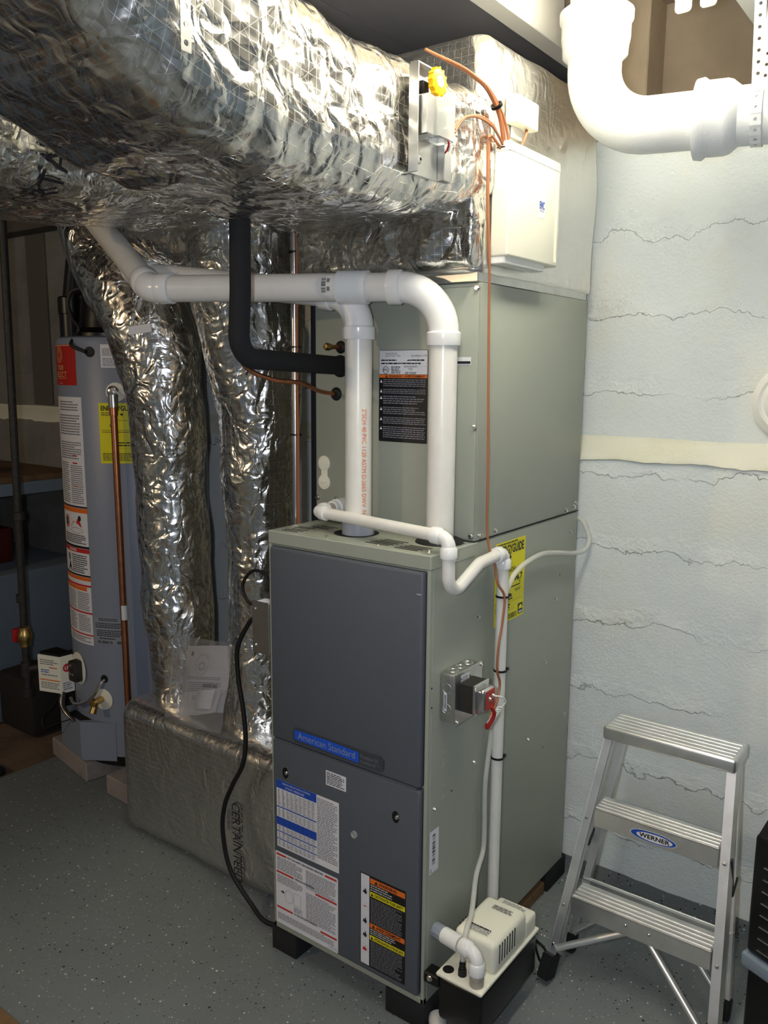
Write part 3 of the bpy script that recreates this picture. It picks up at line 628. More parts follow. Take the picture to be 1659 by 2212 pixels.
skin('trunk_wrap', loft_rings(np.linspace(.19, -1.1, 230), ring_trunk), sup, 'foil_trunk', 11,
     [('n', 5, 4, 5, .014), ('v', 5, 12, 4, .009), ('r', 5, 17, 4, .008), ('v', 12, 24, 9, .004)], (True, True))
# ================================================================ RETURN DUCT: overhead trunk, two drops, floor trunk
ret = thing('return_duct', 'foil-wrapped return duct with two round drops into a floor trunk beside the furnace', 'duct', (-.38, .35, 0))
L_BASE = [('n', 3, 3, 3, .008), ('r', 7, 7, 3, .004), ('v', 9, 9, 5, .003)]
def ring_base(t):
    x, k = t; cy, cz = .36, .215; P = rrect(.115, .605, .002, .43, .045, 260)
    return np.c_[np.full(260, x), cy+(P[:, 0]-cy)*k, np.maximum(.004, cz+(P[:, 1]-cz)*k)]
ts = [(-.768, .02), (-.768, .5), (-.768, .8), (-.767, .93), (-.762, .965), (-.752, .985), (-.735, 1)] + [(x, 1) for x in np.linspace(-.725, -.022, 120)] + [(-.016, .9), (-.015, .05)]
skin('floor_trunk', loft_rings(ts, ring_base), ret, 'foil_smooth', 21, L_BASE)
# vendor lettering printed on the wrap, reading downwards
def on_base(u, v, o):
    p = Vector((-.262+v, .115, .265-u)); return p+Vector((0, -1, 0))*(max(0, crumple(p, 21, L_BASE))+.004+o)
decal('lettering', on_base, None, [('t', 0, 0, .032, 'CERTAINTEED', 'ink', .24), ('t', .03, -.02, .01, '0000 0045', 'ink', .06)], ret, (1, 1))
def drop(name, path, rad, seed, m, layers):
    P = smooth_path(path, 14); R = np.interp(np.linspace(0, 1, len(P)), np.linspace(0, 1, len(rad)), rad); n = 120; rings = []
    T = [(P[min(i+1, len(P)-1)]-P[max(i-1, 0)]).normalized() for i in range(len(P))]; u = Vector((1, 0, 0))
    for i, p in enumerate(P):
        u = (u-T[i]*u.dot(T[i])).normalized(); v = T[i].cross(u)
        rings.append([tuple(p+(u*math.cos(2*math.pi*k/n)+v*math.sin(2*math.pi*k/n))*R[i]) for k in range(n)])
    return skin(name, np.array(rings), ret, m, seed, layers, (True, True))
LD = [('n', 6, 6, 5, .014), ('v', 7, 7, 6, .010), ('v', 16, 16, 11, .004), ('r', 24, 24, 12, .003)]
drop('drop_duct', [(-.682, .3, .40), (-.69, .3, .7), (-.712, .3, 1.0), (-.725, .3, 1.3), (-.75, .3, 1.5), (-.83, .29, 1.66), (-.96, .28, 1.83), (-1.05, .27, 2.05)],
     [.104, .105, .107, .112, .118, .13, .135, .12, .11], 31, 'foil', LD)
drop('drop_duct', [(-.335, .3, .40), (-.328, .3, .7), (-.325, .3, 1.0), (-.325, .3, 1.3), (-.34, .3, 1.5), (-.35, .29, 1.65), (-.34, .28, 1.83), (-.34, .27, 2.0)],
     [.102, .1, .095, .1, .125, .15, .16, .16, .16], 43, 'foil', LD)
def ring_ret(y):
    P = rrect(-.585, -.135, 1.79+.012*math.sin(y*5), 2.06, .07, 200); return np.c_[P[:, 0], np.full(200, y), P[:, 1]]
L_RET = [('n', 5, 4, 5, .014), ('v', 6, 12, 6, .009), ('r', 18, 9, 18, .005), ('v', 28, 24, 28, .003)]
skin('overhead_trunk', loft_rings(np.linspace(.14, -1.05, 170), ring_ret), ret, 'foil', 57, L_RET, (True, True))
def on_ret(u, v, o):                                    # lettering wraps round the lower right corner
    y = -.385-v; zb_ = 1.79+.012*math.sin(y*5); L1 = .07; arc = .07*math.pi/2
    if u < L1: p, nn = Vector((-.275+u, y, zb_)), Vector((0, 0, -1))
    elif u < L1+arc: t = (u-L1)/.07; nn = Vector((math.sin(t), 0, -math.cos(t))); p = Vector((-.205, y, zb_+.07))+nn*.07
    else: p, nn = Vector((-.135, y, zb_+.07+u-L1-arc)), Vector((1, 0, 0))
    return p+nn*(max(0, crumple(p, 57, L_RET))+.004+o)
decal('lettering', on_ret, None, [('t', 0, 0, .05, 'CERTAIN', 'ink', .24)], ret, (1, 1))
def ring_boot(a):
    s = math.sin(a); cx = -.60-.33*math.cos(a); n = 130
    return [(cx, .30+.2*s*math.cos(t), 1.865+.15*s*math.sin(t)) for t in [2*math.pi*k/n for k in range(n)]]
skin('boot', loft_rings(np.linspace(.06, math.pi-.06, 90), ring_boot), ret, 'foil', 63, [('n', 6, 6, 6, .02), ('v', 9, 9, 9, .012), ('r', 18, 18, 18, .006)], (True, True))
bm = nb(); box(bm, (-.637, .121, 1.543), (-.568, .123, 1.566))
for v in bm.verts: v.co = Vector((-.603, .122, 1.555)) + Matrix.Rotation(-.12, 3, 'Y') @ (v.co-Vector((-.603, .122, 1.555)))
for v in bm.verts: v.co.y += .012*(v.co.x+.603)/.035
tg = obj('tape_label', bm, 'paper', ret, 0)

# ================================================================ PVC VENT PIPES
RP = .03015
def pipe_run(bm, pts, r=RP, n=28): return tube(bm, pts, r, n)
def along(a, b, d):
    a = Vector(a); b = Vector(b); return a+(b-a).normalized()*d
def elbow(parent, a, b, c, bend, r, hub_r, hub, name='elbow', m='pvc_fitting', n=28):
    """fitting at corner b between directions to a and c, with a socket hub at each end"""
    a, b, c = Vector(a), Vector(b), Vector(c); u = (a-b).normalized(); v = (c-b).normalized(); ang = u.angle(v); t = bend/math.tan(ang/2)
    arc = fillet([b+u*(t+.3), b, b+v*(t+.3)], bend, 12)[1:-1]
    bm = nb(); tube(bm, [arc[0]+u*hub*.2] + arc + [arc[-1]+v*hub*.2], r*1.08, n)
    for e, d in ((arc[0], u), (arc[-1], v)):
        tube(bm, [e-d*.004, e+d*.0005, e+d*(hub-.001), e+d*hub, e+d*hub], [r*1.06, hub_r, hub_r, hub_r*.985, r*.9], n, True)
    return obj(name, bm, m, parent, 40)
fr = thing('intake_pipe', 'white PVC pipe rising from the black grommet with a long sweep elbow to the left', 'pipe', (IX, IY, ZT))
A0, C1, C2, A3 = Vector((IX, IY, ZT+.004)), Vector((IX, IY, 1.617)), Vector((-.267, -.10, 1.628)), Vector((-.86, .125, 1.93))
bm = nb(); pipe_run(bm, [A0, (IX, IY, 1.52)]); obj('riser', bm, 'pvc', fr)
bm = nb(); pipe_run(bm, [along(C1, C2, .1), along(C2, C1, .03)]); run = obj('run', bm, 'pvc', fr)
bm = nb(); pipe_run(bm, [along(C2, A3, .03), A3]); obj('rise', bm, 'pvc', fr)
elbow(fr, A0, C1, C2, .095, RP, .0365, .026)
elbow(fr, C1, C2, A3, .06, RP, .0345, .032)
bm = nb(); a = along(C1, C2, .166); b = along(C1, C2, .232); tube(bm, [a, a, b, b], [RP, .0352, .0352, RP], 28); cp = obj('coupling', bm, 'pvc_fitting', fr, 40)
dirv = (C2-C1).normalized(); nrm = dirv.cross(Vector((0, 0, 1))).normalized()
if nrm.y > 0: nrm = -nrm
def on_run(d0, r):
    return lambda u, v, o: C1+dirv*(d0-u) + (nrm*math.cos((v-.018)/r)+Vector((0, 0, 1))*math.sin((v-.018)/r))*(r+o)
decal('barcode_sticker', on_run(.266, RP), 'paper', barcode(.004, .006, .014, .038, horiz=False, seed=9)+[('l', .016, .004, .024, .04, 2, 'ink_grey')], fr, (.026, .042))
rr = thing('vent_pipe', 'white PVC pipe with orange printed lettering rising from the grey collar', 'pipe', (VX, VY, ZT))
B0, D1, D2, B3 = Vector((VX, VY, ZT+.012)), Vector((VX, VY, 1.604)), Vector((-.42, -.015, 1.676)), Vector((-.92, .16, 1.94))
bm = nb(); pipe_run(bm, [B0, (VX, VY, 1.56)]); rs = obj('riser', bm, 'pvc', rr)
bm = nb(); pipe_run(bm, [along(D1, D2, .07), along(D2, D1, .03)]); obj('run', bm, 'pvc', rr)
bm = nb(); pipe_run(bm, [along(D2, B3, .03), B3]); obj('rise', bm, 'pvc', rr)
elbow(rr, B0, D1, D2, .074, RP, .0365, .026)
elbow(rr, D1, D2, B3, .06, RP, .0345, .03)
view = (Vector((CAM.x, CAM.y, 0))-Vector((VX, VY, 0))).normalized(); sidev = Vector((-view.y, view.x, 0))
decal('lettering', lambda u, v, o: Vector((VX, VY, 1.362-u)) + (view*math.cos((v+.008)/RP)+sidev*math.sin((v+.008)/RP))*(RP+o), None, [('t', 0, 0, .0105, '2"SCH 40 PVC 1120 ASTM D-2665 DWV  NSF-dwv', 'print_orange', .272)], rs, (1, 1))

# ================================================================ REFRIGERANT LINES, CONDUIT, SWITCH BOX
rf = thing('suction_line', 'thick black foam-insulated refrigerant line dropping from the trunk into the coil', 'pipe', (.095, -.165, 1.75))
bm = nb(); tube(bm, fillet([(.098, -.165, 1.80), (.102, -.172, 1.6), (.106, -.185, 1.468), (.079, .168, 1.456)], [0, .2, .045, 0], 10), .0212, 24); obj('insulation', bm, 'foam_black', rf, 50)
bm = nb(); tube(bm, smooth_path([(.055, -.155, 1.80), (.06, -.15, 1.72), (.068, -.145, 1.6), (.07, -.145, 1.49), (.073, -.13, 1.448), (.083, -.06, 1.424), (.088, .02, 1.417), (.07, .10, 1.398), (.066, .165, 1.39)], 8), .0049, 12)
ll = tag(obj('liquid_line', bm, 'copper'), 'thin bare copper refrigerant line curving into the lowest grommet', 'pipe')
em = thing('conduit', 'shiny steel conduit with brown cable tied to it beside the coil cabinet', 'conduit', (-.042, .137, .92))
bm = nb(); cyl(bm, (-.042, .139, .905), (-.042, .146, 2.19), .0089, 18); obj('tube', bm, 'steel', em)
bm = nb()
for k in range(2): tube(bm, smooth_path([(-.028+k*.004, .133-k*.003, .95), (-.027+k*.004, .132, 1.2), (-.03+k*.003, .134, 1.45), (-.026+k*.002, .134, 1.7), (-.034, .14, 1.85)], 6), .0028, 8)
obj('cable', bm, 'wire_brown', em)
for z in (1.29, 1.5, 1.72):
    bm = nb(); lathe(bm, [(.0125, -.002), (.0145, -.002), (.0145, .002), (.0125, .002), (.0125, -.002)], (-.038, .1385, z)); obj('cable_tie', bm, 'plastic_black', em)
bm = nb(); cyl(bm, (-.028, .2, .5), (-.028, .205, 1.9), .013, 16); tag(obj('black_pipe', bm, 'foam_black'), 'slim black insulated pipe running up behind the steel conduit', 'pipe')
sw = thing('switch_box', 'galvanised switch box on the left side of the furnace with a looped black cord', 'electrical box', (-.03, .03, .76))
bm = nb(); box(bm, (-.058, .004, .775), (-.001, .046, .895), .002, 1); sb = obj('box', bm, 'galvanised', sw)
bm = nb(); box(bm, (-.0605, .001, .77), (-.004, .0035, .9), .001, 1); cv = obj('cover', bm, 'galvanised', sw)
screws(sw, [(-.05, .001, .88), (-.05, .001, .79)], (0, -1, 0), .8)
bm = nb(); tube(bm, smooth_path([(-.01, .02, .905), (-.03, .02, .96), (-.075, .02, .965), (-.11, .02, .925), (-.095, .022, .885), (-.06, .024, .88)], 8), .0042, 10); obj('loop', bm, 'rubber', sw)
bm = nb(); tube(bm, smooth_path([(-.076, .03, .845), (-.12, .05, .82), (-.165, .05, .745), (-.17, .055, .66), (-.155, .055, .58), (-.148, .055, .5), (-.155, .05, .43), (-.195, .05, .36), (-.24, .06, .28), (-.25, .06, .2), (-.225, .06, .1), (-.15, .06, .03), (-.07, .05, .0075), (.02, .1, .007)], 8), .0062, 12)
tag(obj('power_cord', bm, 'rubber'), 'black power cord snaking down over the wrapped floor trunk to the floor', 'cord')
bm = nb(); tube(bm, smooth_path([(-.52, .66, 1.75), (-.53, .66, 1.2), (-.54, .6, 1.02), (-.5, .56, .9), (-.47, .55, .75), (-.47, .55, .45)], 8), .006, 10)
tag(obj('wall_cable', bm, 'rubber'), 'black cable hanging between the two round foil drops against the blue wall', 'cable')

# ================================================================ CONDENSATE DRAIN
RC = .01335
cd = thing('condensate_drain', 'narrow white PVC drain with a bent trap running from the coil down to the pump', 'pipe', (.478, .257, .16))
E0, E1, E2 = Vector((.088, .172, 1.122)), Vector((.088, .07, 1.122)), Vector((.476, .028, 1.114))
E3, E4, E5, E6 = Vector((.476, .03, .985)), Vector((.478, .15, 1.04)), Vector((.478, .257, 1.046)), Vector((.478, .257, .13))
bm = nb(); tube(bm, [(.088, .169, 1.122), (.088, .14, 1.122), (.088, .138, 1.122), (.088, .125, 1.122)], [.021, .021, .018, .018], 20); obj('adapter', bm, 'pvc_fitting', cd)
bm = nb(); tube(bm, [(.088, .13, 1.122), (.088, .09, 1.122)], RC, 20); obj('nipple', bm, 'pvc_dirty', cd)
elbow(cd, E0, E1, E2, .018, RC, .0175, .018, n=20)
bm = nb(); tube(bm, [along(E1, E2, .03), along(E2, E1, .025)], RC, 20); obj('cross_run', bm, 'pvc', cd)
elbow(cd, E1, E2, E3, .022, RC, .0178, .02, n=20)
bm = nb(); tube(bm, fillet([along(E2, E3, .03), E3, E4, along(E5, E4, .02)], [0, .042, .055, 0], 12), RC, 20); obj('trap', bm, 'pvc', cd)
elbow(cd, E4, E5, E6, .016, RC, .0178, .019, n=20)
bm = nb(); tube(bm, [along(E5, E6, .03), E6], RC, 20); obj('drop', bm, 'pvc', cd)
for z in (.945, .77, .557):
    bm = nb(); lathe(bm, [(.0134, -.0022), (.016, -.0022), (.016, .0022), (.0134, .0022), (.0134, -.0022)], (.479, .257, z), n=20)
    box(bm, (.486, .268, z-.0025), (.492, .276, z+.0035)); obj('cable_tie', bm, 'plastic_black', cd)
# thermostat cable from the zone panel down to the transformer
bm = nb(); tube(bm, smooth_path([(.474, .15, 1.90), (.474, .152, 1.785), (.472, .168, 1.671), (.466, .183, 1.542), (.466, .196, 1.252), (.464, .207, 1.089), (.478, .215, 1.03), (.488, .215, .985), (.4945, .237, .95), (.4945, .23, .89), (.4945, .216, .841), (.4945, .213, .787), (.4945, .228, .749), (.497, .209, .71), (.505, .165, .692)], 7), .0028, 8)
tag(obj('thermostat_cable', bm, 'wire_brown'), 'brown low-voltage cable hanging down the cabinet side and along the drain pipe', 'cable')
# clear hose
tb = thing('clear_hose', 'clear vinyl hose looping from behind the furnace down into the condensate pump', 'hose', (.47, .25, .1))
bm = nb(); tube(bm, smooth_path([(.44, .735, 1.06), (.468, .728, 1.045), (.485, .727, 1.0), (.478, .71, .975), (.468, .66, .974), (.468, .57, .99), (.468, .48, 1.003), (.468, .40, .998), (.468, .345, .985), (.468, .31, .962), (.467, .287, .92), (.4635, .277, .85), (.4635, .272, .7)], 7), .0062, 12); obj('upper_hose', bm, 'tube_clear', tb)
bm = nb(); tube(bm, smooth_path([(.4635, .265, .7), (.4635, .25, .6), (.465, .228, .5), (.466, .228, .4), (.468, .222, .335), (.478, .175, .3), (.50, .125, .272), (.518, .085, .262), (.529, .05, .258), (.536, .026, .235), (.5375, .02, .198)], 7), .0058, 12); obj('lower_hose', bm, 'tube_clear', tb)
# ================================================================ CONDENSATE PUMP
pu = thing('condensate_pump', 'cream and black condensate pump mounted low on the furnace side', 'pump', (.545, .127, .055))
X0, X1, Y0, Y1, ZR = .487, .601, -.008, .262, .163
bm = nb(); box(bm, (X0+.003, Y0+.003, .054), (X1-.003, Y1-.003, ZR-.004), .012, 3); obj('tank', bm, 'plastic_black', pu)
bm = nb(); box(bm, (X0, Y0, ZR-.004), (X1, Y1, ZR+.004), .0035, 2)
for v in bm.verts:
    pass
lid = obj('lid', bm, 'plastic_white', pu)
bm = nb(); box(bm, (X0+.005, .055, ZR+.002), (X1-.004, .205, ZR+.078), .014, 4); mc = obj('motor_cover', bm, 'plastic_white', pu)
bm = nb(); box(bm, (X0+.012, .2, ZR+.002), (X1-.006, .256, ZR+.048), .008, 3); obj('switch_cover', bm, 'plastic_white', pu)
for k in range(7):
    y = .072+k*.0115; bm = nb(); box(bm, (X1-.0045, y, ZR+.025), (X1-.0035, y+.004, ZR+.07), .0004, 1); obj('vent_slot', bm, 'hole', mc, 0)
for k in range(7):
    y = .082+k*.0115; bm = nb(); box(bm, (X0+.0046, y, ZR+.04), (X0+.009, y+.003, ZR+.073), .0004, 1); obj('vent_slot', bm, 'hole', mc, 0)
tp = plane_map((X0+.02, .07, ZR+.0782), (1, 0, 0), (0, 1, 0))
decal('top_print', tp, None, [('l', .004, .0, .062, .022, 6, 'ink_grey'), ('l', .02, .092, .07, .108, 4, 'ink'), ('l', .008, .016, .06, .024, 1, 'ink')], mc, (.08, .12))
decal('switch_print', plane_map((X0+.03, .21, ZR+.0482), (1, 0, 0), (0, 1, 0)), None, [('l', 0, 0, .06, .035, 8, 'ink_grey')], pu, (.06, .04))
bm = nb(); lathe(bm, [(0, .0003), (.0125, .0003), (.0125, 0)], (.505, .016, ZR+.004), n=28); obj('spare_inlet', bm, 'hole', lid)
bm = nb(); lathe(bm, [(.005, .034), (.0062, .034), (.0062, .028), (.0075, .026), (.0062, .022), (.0078, .019), (.0062, .015), (.009, .013), (.0095, 0)], (.5375, .02, ZR+.004), n=18); obj('barb', bm, 'rubber', lid)
bm = nb(); box(bm, (.4525, -.004, ZR-.038), (X0+.004, .03, ZR-.012), .003, 1); obj('mount_ear', bm, 'plastic_black', pu)
screws(pu, [(.47, -.004, ZR-.022)], (0, -1, 0), 1.2)
bm = nb(); tube(bm, smooth_path([(.57, .258, ZR+.01), (.572, .285, ZR-.03), (.575, .31, .06), (.572, .345, .012), (.555, .4, .006), (.49, .43, .006)], 6), .003, 8); obj('cord', bm, 'rubber', pu)
fd_ = thing('furnace_drain', 'grey and white PVC stub with elbow draining the furnace side into the pump', 'pipe', (.453, .042, .228))
F0, F1, F2 = Vector((.4525, .042, .225)), Vector((.575, .015, .236)), Vector((.577, .013, ZR+.002))
bm = nb(); cyl(bm, F0, along(F0, F1, .034), .0168, 10); obj('grey_stub', bm, 'pvc_grey', fd_)
bm = nb(); tube(bm, [along(F0, F1, .03), along(F0, F1, .03), along(F0, F1, .078), along(F0, F1, .078)], [.012, .0178, .0178, .012], 22); obj('coupling', bm, 'pvc_fitting', fd_, 40)
bm = nb(); cyl(bm, along(F0, F1, .07), along(F0, F1, .1), .0158, 20); obj('nipple', bm, 'pvc_dirty', fd_)
elbow(fd_, F0, F1, F2, .02, RC, .0178, .022, n=22)
bm = nb(); cyl(bm, F2+Vector((0, 0, .03)), F2, .0155, 20); obj('tailpiece', bm, 'pvc_dirty', fd_)
bm = nb(); tube(bm, smooth_path([(.47, .03, .022), (.5, -.005, .021), (.535, -.03, .021), (.56, -.03, .021)], 6), .0205, 20); tag(obj('floor_pipe', bm, 'pvc'), 'short white pipe end lying on the floor below the pump', 'pipe')

# ================================================================ TRANSFORMER
tr = thing('transformer', 'galvanised junction box with a low-voltage transformer on the furnace side', 'transformer', (W, .095, .71))
bm = nb(); box(bm, (W+.0005, .042, .713), (.489, .15, .823), .006, 2); jb = obj('junction_box', bm, 'galvanised', tr)
bm = nb(); box(bm, (.489, .04, .711), (.4915, .152, .825), .0008, 1); obj('cover_plate', bm, 'galvanised', tr)
for y in (.065, .095, .125):
    bm = nb(); lathe(bm, [(.010, 0), (.0108, .0008), (.0116, 0)], (.47, y, .823), (0, 0, 1), 20); obj('knockout', bm, 'steel', jb)
for z in (.745, .79):
    bm = nb(); lathe(bm, [(.010, 0), (.0108, .0008), (.0116, 0)], (.47, .042, z), (0, -1, 0), 20); obj('knockout', bm, 'steel', jb)
decal('box_label', plane_map((.463, .0418, .74), (1, 0, 0), (0, 0, 1)), 'paper', barcode(.0015, .004, .0065, .036, horiz=False, seed=4), jb, (.008, .04))
decal('plate_label', plane_map((.4915, .062, .79), (0, 1, 0), (0, 0, 1)), 'paper', [('l', .006, .002, .03, .024, 6, 'ink_grey'), ('r', .001, .004, .004, .009, 'ink'), ('r', .001, .016, .004, .021, 'ink')], tr, (.033, .027))
screws(tr, [(.4915, .145, .818), (.4915, .048, .718)], (1, 0, 0), .9)
bm = nb(); box(bm, (.4915, .055, .742), (.525, .112, .803), .001, 1); obj('core', bm, 'core_dark', tr)
bm = nb(); box(bm, (.525, .053, .74), (.53, .114, .805), .0015, 1); box(bm, (.529, .06, .748), (.549, .107, .797), .007, 3); obj('end_bell', bm, 'steel', tr)
bm = nb(); box(bm, (.549, .068, .752), (.551, .103, .793), .0006, 1); bd = obj('terminal_board', bm, 'terminal_red', tr)
screws(tr, [(.551, .08, .775), (.551, .094, .778)], (1, 0, 0), .8)
bm = nb(); tube(bm, smooth_path([(.553, .094, .778), (.562, .115, .77), (.562, .13, .755), (.553, .125, .74)], 6), .0016, 6)
h = []
for k in range(70):
    t = k/69; a = t*2*math.pi*6; c = Vector((.553-.012*t, .122-.022*t, .742-.03*t)); h.append(c+Vector((.0045*math.cos(a), .003*math.cos(a), .0035*math.sin(a))))
tube(bm, h, .0013, 6); obj('coiled_lead', bm, 'wire_white', tr)
bm = nb(); tube(bm, smooth_path([(.551, .086, .757), (.552, .1, .735), (.543, .095, .71), (.535, .1, .7), (.53, .108, .703)], 6), .0042, 8); obj('red_lead', bm, 'wire_red', tr)
bm = nb(); tube(bm, smooth_path([(.505, .165, .692), (.52, .135, .69), (.532, .11, .7), (.54, .1, .71)], 6), .0026, 8); obj('cable_end', bm, 'wire_brown', tr)
# ================================================================ ZONE CONTROL PANEL, SENSOR, DAMPER ACTUATOR
ew = thing('zone_panel', 'cream plastic zone control panel with a small blue logo on the plenum side', 'control box', (.475, .31, 1.67))
ya, yb_, za, zb = .19, .428, 1.678, 1.902
bm = nb(); box(bm, (.459, ya, za), (.5, yb_, zb), .005, 3); body = obj('cover', bm, 'plastic_white', ew)
bm = nb(); box(bm, (.4585, ya+.004, za-.014), (.492, yb_-.05, za+.002), .002, 1); obj('wire_base', bm, 'enamel_white', ew)
bm = nb(); box(bm, (.4592, ya-.001, zb-.02), (.5008, yb_+.001, zb-.0185)); obj('seam', bm, 'enamel_white', body, 0)
for k in range(4):
    y = yb_-.012-k*.0035; bm = nb(); box(bm, (.4997, y, za+.01), (.5006, y+.0012, zb-.024)); obj('rib', bm, 'plastic_white', body, 0)
bm = nb(); box(bm, (.47, ya-.0006, zb-.014), (.488, ya+.001, zb-.0115)); obj('cable_slot', bm, 'hole', body, 0)
decal('logo_sticker', plane_map((.5, .322, 1.772), (0, 1, 0), (0, 0, 1)), 'paper', [('t', .005, .018, .0165, 'EWC', 'print_blue', .023, True), ('t', .006, .0125, .0035, 'CONTROLS', 'print_blue', .02)], body, (.033, .044))
se = thing('temperature_sensor', 'small white plastic sensor box on the foil above the zone panel', 'sensor', (.47, .292, 1.94))
bm = nb(); box(bm, (.4595, .238, 1.948), (.488, .335, 2.003), .004, 2); obj('housing', bm, 'plastic_white', se)
bm = nb(); box(bm, (.4595, .262, 1.9275), (.466, .305, 1.9478), .001, 1); obj('mount_plate', bm, 'enamel_white', se)
bm = nb(); tube(bm, smooth_path([(.474, .306, 1.951), (.478, .297, 1.935), (.478, .285, 1.918), (.476, .275, 1.905)], 5), .003, 8); obj('lead', bm, 'wire_brown', se)
ac = thing('damper_actuator', 'zone damper motor with yellow wheel and clear cover on the trunk side', 'damper motor', (.475, -.07, 1.79))
bm = nb(); box(bm, (.468, -.117, 1.785), (.4705, -.022, 1.965), .0006, 1); box(bm, (.468, -.119, 1.785), (.488, -.1165, 1.962), .0006, 1); box(bm, (.468, -.117, 1.962), (.486, -.05, 1.964)); obj('bracket', bm, 'galvanised', ac)
bm = nb(); box(bm, (.4705, -.03, 1.785), (.486, -.006, 1.852), .001, 1); obj('side_bracket', bm, 'galvanised', ac)
bm = nb(); box(bm, (.471, -.112, 1.846), (.503, -.085, 1.912), .002, 1); obj('motor_case', bm, 'galvanised', ac)
bm = nb(); box(bm, (.471, -.086, 1.846), (.508, -.03, 1.912), .002, 1); obj('clear_cover', bm, 'frosted', ac)
bm = nb(); box(bm, (.4755, -.083, 1.87), (.503, -.05, 1.892), .001, 1); box(bm, (.476, -.06, 1.856), (.5, -.04, 1.866)); obj('relay', bm, 'plastic_black', ac)
bm = nb(); box(bm, (.4755, -.082, 1.896), (.497, -.07, 1.91)); obj('gear_plate', bm, 'brass', ac)
bm = nb(); lathe(bm, [(.0105, 0), (.021, 0), (.022, .003), (.022, .01), (.019, .012), (.0105, .012), (.0105, 0)], (.492, -.075, 1.938), (1, 0, 0), 30)
for k in range(12):
    a = 2*math.pi*k/12; cyl(bm, (.493, -.075+.022*math.cos(a), 1.938+.022*math.sin(a)), (.503, -.075+.022*math.cos(a), 1.938+.022*math.sin(a)), .0026, 6)
wh = obj('wheel', bm, 'yellow_wheel', ac)
bm = nb(); lathe(bm, [(0, .013), (.0095, .013), (.0105, .011), (.0105, 0)], (.492, -.075, 1.938), (1, 0, 0), 24); obj('hub', bm, 'plastic_white', wh)
bm = nb(); box(bm, (.472, -.105, 1.915), (.488, -.085, 1.937), .003, 2); obj('spring_post', bm, 'plastic_black', ac)
bm = nb(); lathe(bm, [(0, .004), (.004, .004), (.008, .001), (.009, 0)], (.4705, -.09, 1.812), (1, 0, 0), 20); obj('spring_washer', bm, 'enamel_white', ac)
bm = nb(); lathe(bm, [(0, .004), (.003, .004)], (.471, -.09, 1.812), (1, 0, 0), 12); obj('shaft_hole', bm, 'hole', ac)
bm = nb(); tube(bm, smooth_path([(.5, -.05, 1.857), (.504, -.045, 1.845), (.498, -.04, 1.835), (.492, -.038, 1.83)], 5), .0018, 6); obj('lead', bm, 'wire_red', ac)
bm = nb(); tube(bm, smooth_path([(.5, -.046, 1.857), (.503, -.04, 1.843), (.496, -.034, 1.833)], 5), .0018, 6); obj('lead', bm, 'wire_white', ac)
# orange control cables gathered into the panel
wb = thing('control_cables', 'bundle of orange-brown control cables coming off the trunk into the zone panel', 'cable', (.475, .2, 1.9))
for k in range(5):
    dx = .003*math.cos(k*1.3); dy = .007*math.sin(k*1.7)+.006*k
    bm = nb(); tube(bm, smooth_path([(.45, -.03-dy*.5, 2.01), (.474+dx, .03+dy*.3, 1.998), (.482+dx, .07+dy*.4, 1.99), (.486+dx, .115+dy*.4, 1.978), (.486+dx, .16+dy*.7, 1.945), (.482+dx, .185+dy, 1.905), (.478, .195+dy, 1.893)], 6), .0027, 8); obj('strand', bm, 'wire_brown', wb)
for k in range(2):
    bm = nb(); tube(bm, smooth_path([(.506, -.03, 1.87-k*.006), (.505, -.012, 1.888-k*.004), (.5, .024, 1.905), (.496, .074, 1.918-k*.003), (.492, .127, 1.917-k*.003), (.486, .165, 1.905), (.482, .193, 1.893)], 6), .0026, 8); obj('strand', bm, 'wire_brown', wb)
bm = nb(); tube(bm, smooth_path([(.478, .193, 1.885), (.47, .175, 1.905), (.47, .155, 1.9), (.472, .15, 1.85), (.47, .158, 1.76), (.469, .172, 1.66)], 6), .0027, 8); obj('strand', bm, 'wire_brown', wb)
bm = nb(); lathe(bm, [(.0085, -.003), (.012, -.003), (.012, .003), (.0085, .003)], (.486, .155, 1.958), (0, .7, -.7), 16); obj('cable_tie', bm, 'plastic_black', wb)

# ================================================================ PERFORATED HANGER STRAPS
def strap(bm, path, wdir, w, pitch, hr=.004, th=.0012):
    """band of punched cells along a path; wdir = direction of its width"""
    P = [Vector(p) for p in path]; wv = Vector(wdir).normalized()
    seg = [(b-a).length for a, b in zip(P, P[1:])]; L = sum(seg); n = int(L/pitch)
    def at(s):
        for a, b, l in zip(P, P[1:], seg):
            if s <= l or (a, b) == (P[-2], P[-1]): d = (b-a)/l; return a+d*s, d
            s -= l
    for k in range(n):
        c, d = at((k+.5)*pitch); nn = d.cross(wv).normalized()
        for o in (0, th):
            out = [c+nn*o+wv*(w/2*x)+d*(pitch/2*y) for x, y in ((1, 0), (1, 1), (0, 1), (-1, 1), (-1, 0), (-1, -1), (0, -1), (1, -1))]
            hole = [c+nn*o+(wv*math.cos(math.pi/4*i)+d*math.sin(math.pi/4*i))*hr for i in range(8)]
            vo = [bm.verts.new(p) for p in out]; vh = [bm.verts.new(p) for p in hole]
            for i in range(8):
                f = (vo[i], vo[(i+1) % 8], vh[(i+1) % 8], vh[i]); bm.faces.new(f if o else tuple(reversed(f)))
    return bm
bm = nb(); strap(bm, [(.477, -.617, 1.835), (.479, -.617, 2.05), (.478, -.617, 2.198)], (0, 1, .0), .017, .021, .0038)
tag(obj('hanger_strap', bm, 'galvanised', smooth=0), 'punched metal strap holding up the foil-wrapped supply trunk', 'strap')

